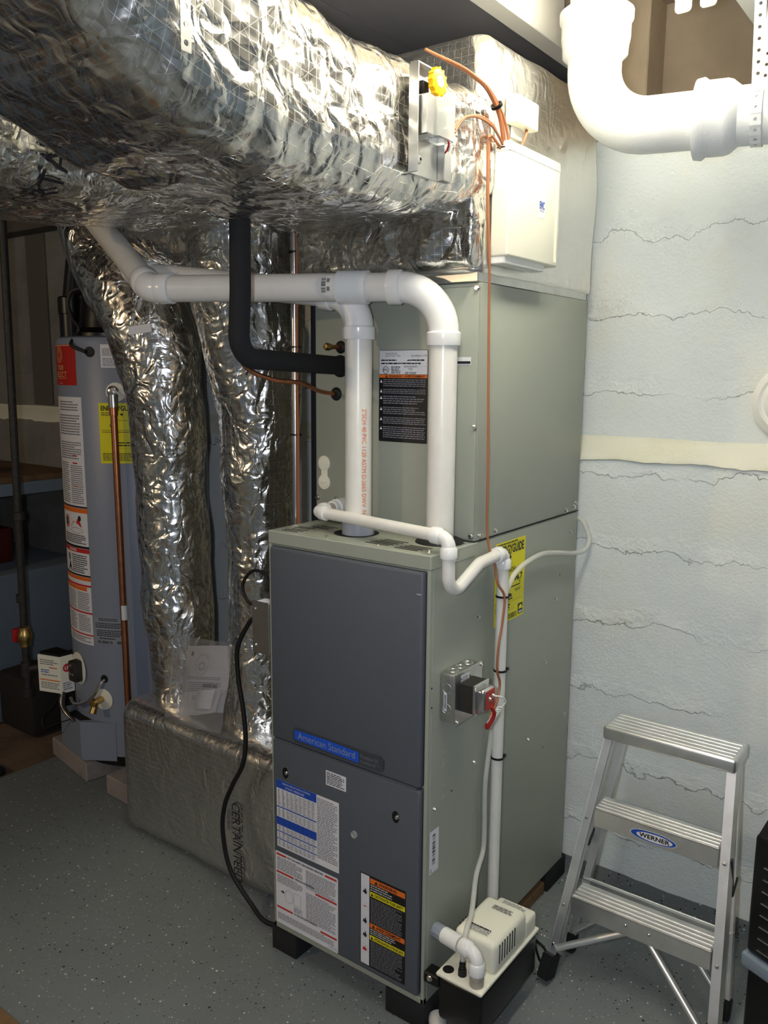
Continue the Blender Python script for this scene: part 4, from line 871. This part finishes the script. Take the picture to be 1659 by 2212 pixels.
# ================================================================ CAST IRON DRAIN
dr = thing('drain_pipe', 'thick white-painted cast iron drain with a bend below the joists', 'pipe', (.56, .45, 1.96))
RD = .057; G0, G1, G2 = Vector((.557, .452, 2.388)), Vector((.557, .452, 1.966)), Vector((1.9, .66, 1.93))
gd = (G2-G1).normalized()
bm = nb(); tube(bm, fillet([G0, G1, G1+gd*.42], [0, .125, 0], 14), RD, 36); obj('bend', bm, 'iron_paint', dr, 50)
bm = nb(); lathe(bm, [(RD, .0), (RD+.012, .012), (RD+.013, .03), (RD+.016, .045), (RD+.016, .075), (RD+.021, .082), (RD+.021, .098), (RD+.012, .105), (RD, .105)], (.557, .452, 2.105), (0, 0, 1), 40); obj('hub', bm, 'iron_paint', dr, 50)
bm = nb(); lathe(bm, [(RD, 0), (RD+.02, .002), (RD+.022, .016), (RD+.016, .024), (RD+.016, .06), (RD+.013, .07), (RD+.001, .085), (RD, .086)], G1+gd*.215, gd, 40); obj('hub', bm, 'iron_paint', dr, 50)
bm = nb(); tube(bm, [G1+gd*.41, G2], RD-.001, 36); obj('run', bm, 'iron_paint', dr, 50)
c = G1+gd*.335; wv = gd
pth = [c+Vector((0, -.055, .26))] + [c+Vector((-.2*math.cos(a)*0, 0, 0)) + (Vector((0, 0, 1))*math.sin(a) + gd.cross(Vector((0, 0, 1)))*math.cos(a))*(RD+.002) for a in [math.radians(d) for d in range(20, -200, -12)]] + [c+Vector((0, .06, .26))]
bm = nb(); strap(bm, pth, wv, .021, .021, .0036)
tag(obj('hanger_strap', bm, 'iron_paint', smooth=0), 'white-painted punched strap looped around the cast iron drain pipe', 'strap')
bm = nb(); tube(bm, [(.44, .56, 2.389), (.442, .56, 2.175)], .011, 14); tag(obj('rusty_pipe', bm, 'rust'), 'short rusty vertical pipe between the joist and the white drain', 'pipe')
# round cover on the wall
bm = nb(); lathe(bm, [(0, .03), (.052, .03), (.06, .022), (.064, .022), (.07, .027), (.078, .02), (.088, .012), (.09, 0)], (.944, YU-.002, 1.38), (0, -1, 0), 48)
tag(obj('round_fixture', bm, 'enamel_white'), 'round white ringed fixture on the painted block wall above the ladder', 'fixture')

# ================================================================ STEP LADDER
ld = thing('step_ladder', 'small aluminium step ladder standing against the painted wall beside the furnace', 'ladder', (.79, .4, 0))
TAN = .365
fyy = lambda z: .295+TAN*z
xl = lambda z: .6+.086*z; xr = lambda z: .985-.086*z
ZL = .592
for f, nm in ((xl, -1), (xr, 1)):
    bm = nb()
    a = Vector((f(.05), fyy(.05)+.011, .05)); b = Vector((f(ZL-.02), fyy(ZL-.02)+.011, ZL-.02))
    beam(bm, a, b, (1, 0, 0), .020, .0016)                                             # front web
    off = Vector((nm*.0095, .022, 0)); beam(bm, a+off, b+off, (1, 0, 0), .0016, .046)     # side flange
    beam(bm, a+Vector((nm*.0025, .045, 0)), b+Vector((nm*.0025, .045, 0)), (1, 0, 0), .014, .0014)
    rl = obj('front_rail', bm, 'aluminium', ld)
    bm = nb(); a2 = Vector((f(.0), fyy(.0)+.012, .0)); b2 = Vector((f(.06), fyy(.06)+.012, .062)); beam(bm, a2+Vector((0, 0, .008)), b2, (1, 0, 0), .03, .046, bev=.003)
    for v in bm.verts: v.co.z = max(v.co.z, .0)
    obj('foot', bm, 'rubber', rl)
    for z in (.045, .165, .365) if nm > 0 else (.075, .165, .365):
        bm = nb(); lathe(bm, [(0, .003), (.0028, .0024), (.004, .0006), (.0042, 0)], (f(z), fyy(z)-.0005+.009, z+.01), (0, -1, .36), 12); obj('rivet', bm, 'steel', rl)
def tread(name, z, depth, face, x0, x1, back=0):
    y = fyy(z)+.003; bm = nb()
    box(bm, (x0, y, z-face), (x1, y+.0022, z), .0008, 1)                               # front lip
    box(bm, (x0, y, z-.003), (x1, y+depth, z), .0008, 1)
    for k in range(4): box(bm, (x0+.002, y+.006+k*(depth-.012)/4, z-.0005), (x1-.002, y+.006+(k+.62)*(depth-.012)/4, z+.0022), .0008, 1)
    box(bm, (x0, y+depth-.002, z-.02), (x1, y+depth, z), .0006, 1)
    return obj(name, bm, 'aluminium', ld)
s1 = tread('step', .2, .072, .046, xl(.2)+.012, xr(.2)-.012)
s2 = tread('step', .402, .072, .046, xl(.402)+.012, xr(.402)-.012)
bm = nb(); y = fyy(ZL)-.012
box(bm, (xl(ZL)-.014, y, ZL-.034), (xr(ZL)+.014, y+.112, ZL), .007, 3)
for k in range(5): box(bm, (xl(ZL)-.005, y+.012+k*.019, ZL-.001), (xr(ZL)+.005, y+.024+k*.019, ZL+.0016), .0007, 1)
obj('top_cap', bm, 'aluminium', ld)
for x in (.765, .82):
    bm = nb(); lathe(bm, [(0, .003), (.0028, .0024), (.004, .0006), (.0042, 0)], (x, fyy(.2)+.003, .18), (0, -1, 0), 12); obj('rivet', bm, 'steel', s1)
# brand oval on the upper step
mx = (xl(.402)+xr(.402))/2; cu, cv = .055, .0145
it = [('e', cu, cv, .055, .0145, 'paper', 1), ('e', cu, cv, .053, .0132, 'print_blue', 2), ('e', cu+.003, cv-.0003, .0425, .0102, 'paper', 3), ('t', .022, .0088, .0112, 'WERNER', 'print_black', .072, True)]
decal('brand_oval', plane_map((mx-.055, fyy(.402)+.003, .402-.041), (1, 0, 0), (0, 0, 1)), None, it, s2, (.11, .03))
# rear frame
ryy = lambda z: .44+.30*z
for f, nm in ((xl, -1), (xr, 1)):
    bm = nb(); a = Vector((f(0)+nm*-.006, ryy(.03), .03)); b = Vector((f(ZL)+nm*-.006, ryy(ZL-.03), ZL-.03)); beam(bm, a, b, (1, 0, 0), .018, .022, bev=.001); rl = obj('rear_rail', bm, 'aluminium', ld)
    bm = nb(); beam(bm, Vector((f(0)+nm*-.006, ryy(0), .0)), Vector((f(0)+nm*-.006, ryy(.04), .045)), (1, 0, 0), .022, .026, bev=.002)
    for v in bm.verts: v.co.z = max(v.co.z, 0)
    obj('foot', bm, 'rubber', rl)
z = .165; bm = nb(); box(bm, (xl(z)-.004, ryy(z)-.003, z-.022), (xr(z)+.004, ryy(z)+.001, z+.022), .001, 1); box(bm, (xl(z), ryy(z)-.012, z+.018), (xr(z), ryy(z)-.002, z+.021)); obj('rear_bar', bm, 'aluminium', ld)
# braces under the lower step, front and back
for a, b in (((.79-.02, fyy(.17)+.03, .158), (xl(.06)+.008, fyy(.06)+.018, .075)), ((.79+.02, fyy(.17)+.03, .158), (xr(.02)-.008, fyy(.02)+.018, .02))):
    bm = nb(); tube(bm, [a, b], .0085, 12); obj('brace', bm, 'aluminium', ld)
for a, b in (((.79-.06, ryy(.15)-.012, .158), (xl(.03)+.01, ryy(.03)-.01, .06)), ((.79+.06, ryy(.15)-.012, .158), (xr(.03)-.01, ryy(.03)-.01, .04))):
    bm = nb(); tube(bm, [a, b], .0075, 12); obj('brace', bm, 'aluminium', ld)
# folding spreaders
for f, nm in ((xl, -1), (xr, 1)):
    bm = nb(); z = .37; a = Vector((f(z)+nm*.012, fyy(z)+.025, z)); b = Vector((f(z)+nm*.012, ryy(.3)-.005, .3)); m_ = (a+b)/2+Vector((0, 0, -.06))
    beam(bm, a+Vector((0, 0, .01)), m_, (0, 1, 0), .010, .003); beam(bm, m_, b, (0, 1, 0), .010, .003); obj('spreader', bm, 'iron_dark', ld)

# ================================================================ DEHUMIDIFIER
dh = thing('dehumidifier', 'black slatted dehumidifier with a blue-grey band beside the ladder', 'dehumidifier', (1.048, .225, 0), rz=math.radians(-24))
w, d = .33, .28
bm = nb(); box(bm, (0, 0, .335), (w, d, .585), .012, 3); prism(bm, [(.006, .004, .58), (.02, .05, .66), (.02, d-.03, .66), (.006, d-.004, .58)], (w-.02, 0, 0)); obj('upper_case', bm, 'plastic_black', dh, local=True)
bm = nb(); box(bm, (.004, .004, .002), (w-.004, d-.004, .306), .012, 3); obj('bucket', bm, 'plastic_black', dh, local=True)
bm = nb(); box(bm, (-.003, -.006, .305), (w+.003, d, .336), .006, 3); obj('band', bm, 'blue_grey_paint', dh, local=True)
bm = nb(); tube(bm, smooth_path([(.03, .012, .607), (.06, .006, .61), (.12, .004, .612), (.2, .006, .61)], 4), .006, 8); obj('handle_trim', bm, 'steel', dh, local=True)
for k in range(8):
    z = .355+k*.0245; x = .028
    bm = nb(); box(bm, (x, -.0035, z), (w-x, .002, z+.0016), .0004, 1); obj('louver', bm, 'galvanised', dh, local=True)
# ================================================================ WATER HEATER
HX, HY, HR, HB, HT = -1.134, .492, .25, .105, 1.552
wh_ = thing('water_heater', 'tall grey-blue gas water heater with a black blower on top', 'water heater', (HX, HY, .07))
bm = nb(); lathe(bm, [(0, HB), (HR-.012, HB), (HR, HB+.006), (HR, HT-.02), (HR-.006, HT-.006), (HR-.02, HT), (0, HT)], (HX, HY, 0), n=72); tank = obj('jacket', bm, 'heater_grey', wh_)
bm = nb(); lathe(bm, [(0, .0705), (HR-.012, .0705), (HR-.012, HB+.002), (0, HB+.002)], (HX, HY, 0), n=60); obj('base_ring', bm, 'plastic_black', wh_)
def on_tank(th0, z0, out=0):
    """sticker coordinates on the jacket: u runs counter-clockwise from angle th0 (degrees)"""
    return lambda u, v, o: Vector((HX+(HR+o+out)*math.cos(math.radians(th0)+u/HR), HY+(HR+o+out)*math.sin(math.radians(th0)+u/HR), z0+v))
dg = math.pi/180*HR
decal('brand_label', on_tank(-128, 1.392), 'heater_red', [('o', .1, .1, .026, .026, .0022, 'print_gold'), ('o', .1, .1, .019, .019, .002, 'print_gold'), ('o', .1, .1, .012, .012, .002, 'print_gold'), ('t', .085, .05, .018, 'mate', 'print_gold', .045), ('t', .065, .026, .018, 'SELECT', 'print_gold', .085), ('r', .065, .0215, .15, .0225, 'print_gold'), ('l', .09, .004, .13, .008, 1, 'print_gold'), ('r', 0, .128, .2, .1305, 'print_gold')], wh_, (.2, .132), su=.012)
it = [('l', .06, .80, .185, .835, 4, 'ink_grey'), ('l', .05, .72, .19, .79, 8, 'ink_grey'), ('l', .05, .64, .19, .7, 8, 'ink_grey'), ('r', .14, .65, .165, .655, 'print_red'), ('r', .14, .625, .165, .63, 'print_red'), ('l', .045, .49, .115, .63, 20, 'ink_grey'), ('l', .125, .49, .19, .622, 19, 'ink_grey'), ('r', .14, .548, .16, .552, 'print_orange'),
      ('r', 0, .477, .2, .483, 'ink'), ('r', 0, .46, .2, .476, 'print_orange'), ('o', .075, .425, .018, .022, .005, 'print_red'), ('r', .068, .412, .082, .438, 'ink', 3), ('p', [(.105, .41), (.17, .41), (.165, .425), (.15, .44), (.14, .425), (.125, .43)], 'print_red'), ('e', .16, .44, .008, .01, 'ink'), ('o', .14, .398, .035, .01, .001, 'ink'), ('l', .045, .352, .19, .385, 5, 'ink'),
      ('r', 0, .338, .2, .346, 'print_black'), ('r', 0, .322, .2, .337, 'print_red'), ('t', .085, .3255, .008, 'DANGER', 'paper', .05, True), ('l', .1, .25, .19, .315, 9, 'ink'), ('e', .075, .3, .012, .014, 'ink_grey'), ('p', [(.06, .25), (.08, .29), (.095, .25)], 'ink'), ('r', 0, .24, .2, .246, 'print_black'), ('r', 0, .226, .2, .239, 'print_orange'), ('r', 0, .205, .2, .212, 'print_red'), ('r', 0, .19, .18, .204, 'print_orange'),
      ('l', .045, .12, .115, .185, 10, 'ink_grey'), ('l', .125, .12, .19, .185, 10, 'ink_grey'), ('r', 0, .11, .2, .116, 'print_red'), ('l', .05, .045, .115, .105, 9, 'ink_grey'), ('l', .125, .045, .19, .105, 9, 'ink_grey'), ('r', 0, .032, .2, .037, 'print_red'), ('l', .05, .006, .19, .028, 3, 'ink_grey')]
decal('instruction_label', on_tank(-124, .507), 'paper', it, wh_, (.199, .847), su=.012)
decal('notice_label', on_tank(-60, 1.45), 'paper', [('l', .006, .004, .09, .032, 6, 'ink_grey'), ('l', .006, .037, .09, .062, 6, 'ink_grey'), ('t', .03, .0655, .004, 'IMPORTANT NOTICE', 'ink')], wh_, (.096, .074), su=.012)
decal('energy_label', on_tank(-63.5, 1.14), 'eg_yellow', [('t', .008, .172, .016, 'ENERGYGUIDE', 'ink', .115, True), ('p', [(.075, .155), (.082, .163), (.068, .163)], 'ink'), ('l', .008, .155, .05, .168, 3, 'ink'), ('t', .04, .138, .005, 'Estimated Yearly Operating Cost', 'ink', .08), ('t', .035, .118, .011, '$ 4', 'ink', .02, True), ('r', .006, .108, .12, .1092, 'ink'), ('l', .01, .1, .1, .105, 1, 'ink'), ('r', .05, .05, .11, .0504, 'ink'), ('r', .05, .05, .0504, .075, 'ink'), ('l', .055, .055, .11, .072, 2, 'ink'), ('l', .008, .008, .12, .035, 6, 'ink')], wh_, (.13, .197), su=.012)
decal('rating_label', on_tank(-77, .515), 'label_silver', [('r', .002, .002, .13, .003, 'ink_grey'), ('r', .002, .098, .13, .099, 'ink_grey'), ('l', .02, .085, .11, .096, 2, 'ink'), ('l', .006, .06, .12, .08, 3, 'ink'), ('l', .01, .03, .12, .055, 4, 'ink'), ('l', .02, .02, .08, .028, 1, 'ink')]+barcode(.012, .006, .07, .016)+barcode(.085, .006, .11, .016, seed=8), wh_, (.132, .101), su=.012)
# blower assembly on top
bm = nb(); lathe(bm, [(0, 0), (.105, 0), (.105, .012), (.085, .03), (.08, .06), (.074, .12), (.066, .15), (.03, .165), (0, .165)], (HX-.01, HY-.1, HT), n=40); obj('blower', bm, 'plastic_black', wh_)
bm = nb(); lathe(bm, [(0, 0), (.038, 0), (.038, .08), (.041, .082), (.041, .135), (.036, .14), (0, .14)], (HX-.166, HY-.125, HT), n=28); ex = obj('exhaust_hub', bm, 'plastic_black', wh_)
bm = nb(); tube(bm, [(HX-.166, HY-.125, HT+.1), (HX-.1, HY-.13, HT+.32), (HX-.02, HY-.13, HT+.6)], .03, 24); obj('exhaust_pipe', bm, 'plastic_black', ex)
bm = nb(); box(bm, (HX-.09, HY-.165, HT+.14), (HX-.01, HY-.09, HT+.27), .012, 3); ctl = obj('control_box', bm, 'plastic_black', wh_)
decal('control_sticker', plane_map((HX-.07, HY-.1652, HT+.2), (1, 0, 0), (0, 0, 1)), 'paper', [('l', .001, .001, .017, .011, 2, 'ink_grey')], ctl, (.018, .012))
for dx, dy in ((-.09, -.175), (-.2, -.13)):
    bm = nb(); cyl(bm, (HX+dx, HY+dy, HT-.003), (HX+dx, HY+dy, HT+.085), .0055, 10); obj('stud', bm, 'iron_dark', wh_)
bm = nb(); tube(bm, smooth_path([(HX-.01, HY-.16, HT+.16), (HX-.05, HY-.19, HT+.15), (HX-.065, HY-.2, HT+.11), (HX-.045, HY-.2, HT+.06), (HX-.005, HY-.205, HT+.03), (HX+.0, HY-.215, HT+.005), (HX+.035, HY-.262, HT-.03), (HX+.085, HY-.245, HT-.052)], 6), .0058, 10); obj('wiring_conduit', bm, 'iron_dark', wh_)
def rad(th, z, d=0): return Vector((HX+(HR+d)*math.cos(math.radians(th)), HY+(HR+d)*math.sin(math.radians(th)), z))
def rdir(th): return Vector((math.cos(math.radians(th)), math.sin(math.radians(th)), 0))
bm = nb(); lathe(bm, [(0, .004), (.012, .004), (.0165, .003), (.017, 0)], rad(-68.5, 1.5), rdir(-68.5), 24); obj('grommet', bm, 'rubber', wh_)
# relief valve and discharge pipe
bm = nb(); lathe(bm, [(0, .001), (.028, .001), (.031, 0)], rad(-50, 1.372), rdir(-50), 30); obj('valve_ring', bm, 'plastic_white', wh_)
bm = nb(); lathe(bm, [(0, .05), (.01, .05), (.016, .046), (.019, .034), (.016, .022), (.012, .014), (.012, 0)], rad(-50, 1.375), rdir(-50), 24); cyl(bm, rad(-50, 1.37, .034), rad(-50, 1.325, .034), .016, 18); rv = obj('relief_valve', bm, 'steel', wh_)
bm = nb(); beam(bm, rad(-50, 1.385, .05), rad(-42, 1.355, .06), (0, 0, 1), .008, .002); obj('test_lever', bm, 'steel', rv)
bm = nb(); cyl(bm, rad(-50, 1.33, .034), rad(-49, .14, .036), .0111, 18); lathe(bm, [(.0111, 0), (.0135, .001), (.0135, .03), (.0111, .031)], rad(-50, 1.298, .034), (0, 0, 1), 18); dp = obj('discharge_pipe', bm, 'copper', wh_)
bm = nb(); pz = rad(-49, .62, .0362); lathe(bm, [(.0113, 0), (.0115, .0), (.0115, .05), (.0113, .05)], pz, (0, 0, 1), 18); obj('pipe_tag', bm, 'paper', dp)
# gas control valve
vr = rad(-118, .41); vd = rdir(-118)
bm = nb(); lathe(bm, [(0, .001), (.056, .001), (.058, 0)], rad(-101, .405), rdir(-101), 34); obj('valve_ring', bm, 'plastic_white', wh_)
bm = nb(); box(bm, (-1.197, .212, .365), (-1.15, .25, .44), .008, 2); obj('valve_body', bm, 'iron_dark', wh_)
for dx, dz in ((-1.178, .425), (-1.182, .395), (-1.166, .395)):
    bm = nb(); lathe(bm, [(0, .004), (.005, .003), (.006, 0)], (dx, .212, dz), (.3, -1, 0), 10); obj('bolt', bm, 'steel', wh_)
g0, g1, g2, g3 = Vector((-1.318, .174, .312)), Vector((-1.25, .218, .302)), Vector((-1.234, .26, .306)), Vector((-1.30, .24, .316))
bm = nb(); prism(bm, [g0, g1, g2, g3], (0, 0, .135)); gb = obj('gas_control', bm, 'plastic_white', wh_)
bm = nb(); prism(bm, [p_+(Vector((-1.275, .222, p_.z))-p_)*.12+Vector((0, 0, .136)) for p_ in (g0, g1, g2, g3)], (0, 0, .01)); obj('control_top', bm, 'plastic_black', gb)
m1 = plane_map(g0, g1-g0, (0, 0, 1)); m2 = plane_map(g1, g2-g1, (0, 0, 1))
decal('control_print', m1, None, [('l', .008, .1, .075, .122, 3, 'ink_grey'), ('l', .04, .088, .072, .096, 1, 'print_red'), ('l', .01, .07, .04, .085, 2, 'print_blue'), ('l', .012, .06, .07, .068, 1, 'ink_grey'), ('r', .005, .043, .078, .047, 'print_orange'), ('l', .008, .012, .075, .038, 4, 'ink_grey')], gb, (.13, .13))
decal('fuel_mark', m2, None, [('e', .022, .092, .014, .0155, 'print_red'), ('t', .0145, .086, .012, 'LP', 'paper', .015, True)], gb, (.07, .13))
decal('control_label', m2, None, [('r', .004, .008, .04, .042, 'paper'), ('l', .006, .01, .038, .04, 4, 'ink_grey')], gb, (.07, .13))
for k in range(4):
    bm = nb(); tube(bm, smooth_path([(-1.265+.01*k, .222, .31), (-1.255+.01*k, .21, .27), (-1.225+.012*k, .205, .245), (-1.19+.01*k, .212, .225), (-1.175+.006*k, .222, .2)], 5), .0035, 8); obj('lead', bm, ['iron_dark', 'galvanised', 'iron_dark', 'rubber'][k], wh_)
bm = nb(); tube(bm, smooth_path([(-1.25, .21, .3), (-1.28, .19, .25), (-1.31, .175, .215), (-1.29, .165, .18), (-1.25, .18, .2), (-1.19, .21, .225)], 6), .002, 6); obj('thin_lead', bm, 'rubber', wh_)
bm = nb(); tube(bm, smooth_path([(-1.2, .22, .3), (-1.17, .215, .285), (-1.12, .222, .3), (-1.08, .23, .33), (-1.055, .245, .375), (-1.048, .258, .39)], 6), .0055, 10); obj('igniter_cable', bm, 'galvanised', wh_)
bm = nb(); lathe(bm, [(0, .003), (.013, .003), (.0145, 0)], rad(-70, .393), rdir(-70), 20); obj('grommet', bm, 'rubber', wh_)
bm = nb(); lathe(bm, [(0, .001), (.036, .001), (.038, 0)], rad(-72, .318), rdir(-72), 30); obj('valve_ring', bm, 'plastic_white', wh_)
bm = nb(); c = rad(-73.5, .318); lathe(bm, [(0, .05), (.012, .048), (.017, .04), (.012, .03), (.012, 0)], c, rdir(-73.5), 18); cyl(bm, c+rdir(-73.5)*.03, c+rdir(-73.5)*.05+Vector((0, 0, -.034)), .0095, 14, r2=.012); obj('drain_cock', bm, 'brass', wh_)
bm = nb()
poly = [rad(-124, .095, .002), rad(-122, .095, .052), rad(-88, .095, .04), rad(-62, .095, .002)]
prism(bm, poly, (0, 0, .14)); obj('burner_cover', bm, 'heater_grey', wh_)
bm = nb(); prism(bm, [rad(-112, .2352, .006), rad(-108, .2352, .038), rad(-90, .2352, .032), rad(-84, .2352, .006)], (0, 0, .0006)); obj('cover_opening', bm, 'hole', wh_, 0)
# pavers below
for (cx, cy, lx, ly, rz), lb in (((-1.26, .345, .3, .2, -.18), 'pale concrete block under the heater\'s burner side'), ((-.9, .36, .2, .3, -.05), 'pale concrete block under the heater beside the wrapped floor trunk'), ((-1.15, .6, .2, .16, 0), 'pale concrete block under the heater next to the wall')):
    bm = nb(); box(bm, (-lx/2, -ly/2, 0), (lx/2, ly/2, .07), .004, 1)
    bmesh.ops.transform(bm, matrix=Matrix.Translation((cx, cy, 0)) @ Matrix.Rotation(rz, 4, 'Z'), verts=bm.verts)
    tag(obj('paver', bm, 'concrete'), lb, 'concrete block', 'blocks under the water heater')
# gas supply pipe
gp = thing('gas_pipe', 'dark iron gas pipe with a red-handled valve left of the water heater', 'pipe', (-1.402, .18, .3))
bm = nb(); cyl(bm, (-1.365, .18, 2.2), (-1.405, .18, .49), .0133, 16); obj('riser', bm, 'iron_dark', gp)
bm = nb(); lathe(bm, [(.0133, 0), (.0185, .002), (.0185, .03), (.0133, .032)], (-1.408, .18, .62), (0, 0, 1), 16); lathe(bm, [(.0133, 0), (.0185, .002), (.0185, .03), (.0133, .032)], (-1.39, .18, .92), (0, 0, 1), 16); obj('coupling', bm, 'iron_dark', gp)
bm = nb(); lathe(bm, [(.0133, 0), (.019, .004), (.019, .022), (.024, .03), (.024, .05), (.019, .058), (.019, .075), (.0133, .079)], (-1.404, .18, .455), (0, 0, 1), 18); vb = obj('valve', bm, 'brass', gp)
bm = nb(); box(bm, (-1.45, .155, .47), (-1.43, .185, .52), .005, 2); obj('valve_handle', bm, 'wire_red', vb)
bm = nb(); cyl(bm, (-1.404, .18, .46), (-1.404, .18, .27), .0133, 16); lathe(bm, [(.0133, 0), (.02, .002), (.02, .055), (.0133, .057)], (-1.404, .18, .345), (0, 0, 1), 18); lathe(bm, [(0, 0), (.019, 0), (.019, .03), (.0133, .032)], (-1.404, .18, .27), (0, 0, 1), 18); cyl(bm, (-1.404, .18, .372), (-1.30, .236, .39), .0133, 16); obj('tee', bm, 'iron_dark', gp)
# ================================================================ WORKBENCH IN THE FAR CORNER
wb_ = thing('workbench', 'plain wooden bench top on the old footing in the dim corner', 'bench', (-2.4, -.3, .618))
bm = nb(); box(bm, (XL+.01, -1.4, .988), (-1.85, .745, 1.012), .003, 1); obj('top', bm, 'wood', wb_)
bm = nb(); box(bm, (-1.872, -1.4, .936), (-1.852, .74, .9878), .002, 1); obj('apron', bm, 'blue_grey_paint', wb_)
for y in (-1.3, .1): 
    bm = nb(); box(bm, (-1.95, y, .6185), (-1.875, y+.08, .9875), .002, 1); obj('leg', bm, 'wood', wb_)
bm = nb(); box(bm, (-2.34, .3, .6185), (-2.05, .52, .77), .01, 2); rb = tag(obj('red_bin', bm, 'shelf_red'), 'dark red storage bin under the wooden bench top', 'bin')
bm = nb(); lathe(bm, [(0, 0), (.05, .002), (.06, .02), (.05, .045), (.02, .055), (0, .055)], (0, 0, 0), n=20)
for v in bm.verts: v.co = Vector((-2.12+v.co.x*1.6, .42+v.co.y*1.1, 1.0125+v.co.z))
tag(obj('work_glove', bm, 'foam_black'), 'rumpled dark cloth bundle lying on the wooden bench top', 'cloth')
bm = nb(); box(bm, (-2.03, .33, 1.0125), (-1.93, .37, 1.024), .004, 2); tag(obj('white_scraper', bm, 'plastic_white'), 'small flat white plastic piece at the edge of the bench top', 'tool')
bm = nb(); box(bm, (-1.52, .045, -.0055), (-1.42, .085, .02), .006, 2); tag(obj('rubber_piece', bm, 'rubber'), 'small black rubber piece on the bare floor left of the heater', 'rubber piece')
# ================================================================ PLASTIC BAG OF MANUALS ON THE FLOOR TRUNK
bg = thing('manual_bag', 'clear plastic bag with folded instruction booklets on the wrapped floor trunk', 'bag', (-.46, .17, .43))
def leaf(name, o, u, v, w, h, m, bend, items, seed):
    o, u, v = Vector(o), Vector(u).normalized(), Vector(v).normalized(); n = u.cross(v)
    f = lambda a, b, c: o+u*a+v*b+n*(c+bend*math.sin(math.pi*a/w)+.006*noise.noise(Vector((a*18, b*18, seed))))
    bm = nb(); g = 10; vs = [[bm.verts.new(f(w*i/g, h*j/g, 0)) for j in range(g+1)] for i in range(g+1)]
    for i in range(g):
        for j in range(g): bm.faces.new((vs[i][j], vs[i+1][j], vs[i+1][j+1], vs[i][j+1]))
    r = bmesh.ops.solidify(bm, geom=bm.faces[:], thickness=.0015)
    ob = obj(name, bm, m, bg, 40)
    if items: decal('print', f, None, items, ob, (w, h), seed=seed, lift=.0012)
    return ob
it = [('l', .03, .09, .19, .1, 2, 'ink_grey'), ('l', .04, .055, .19, .085, 5, 'ink_grey'), ('t', .12, .068, .012, 'MANUAL', 'ink', .06, True), ('r', .035, .16, .045, .172, 'ink'), ('o', .1, .135, .03, .03, .0015, 'ink_grey'), ('o', .1, .13, .015, .012, .003, 'ink_grey'), ('l', .08, .03, .15, .045, 3, 'ink_grey')]
leaf('booklet', (-.56, .175, .435), (1, -.05, .22), (-.12, .35, 1), .215, .19, 'paper', .012, it, 2)
leaf('booklet', (-.585, .165, .47), (.6, -.5, .05), (-.18, .3, 1), .06, .11, 'paper', .006, [('l', .015, .07, .045, .09, 4, 'ink_grey')] + barcode(.02, .02, .045, .03, seed=6), 5)
leaf('booklet', (-.535, .15, .43), (1, -.1, .35), (-.1, .5, .9), .2, .07, 'paper', -.01, None, 8)
leaf('folded_sheet', (-.46, .145, .47), (1, -.1, .3), (-.05, .45, 1), .09, .055, 'paper', .015, None, 12)
leaf('bag_film', (-.58, .135, .42), (1, -.07, .1), (-.06, .28, 1), .27, .25, 'bag_clear', .025, None, 15)
bm = nb(); box(bm, (.742, .165, .0), (.748, .19, .004), .001, 1); tag(obj('wood_chip', bm, 'chip_red'), 'small reddish brown chip on the painted floor under the ladder', 'chip')
bm = nb(); box(bm, (-.62, -1.3, .0005), (-.235, -.528, .006), .002, 1); tag(obj('cardboard', bm, 'wood'), 'tan board edge lying on the painted floor in front of the heater', 'board')
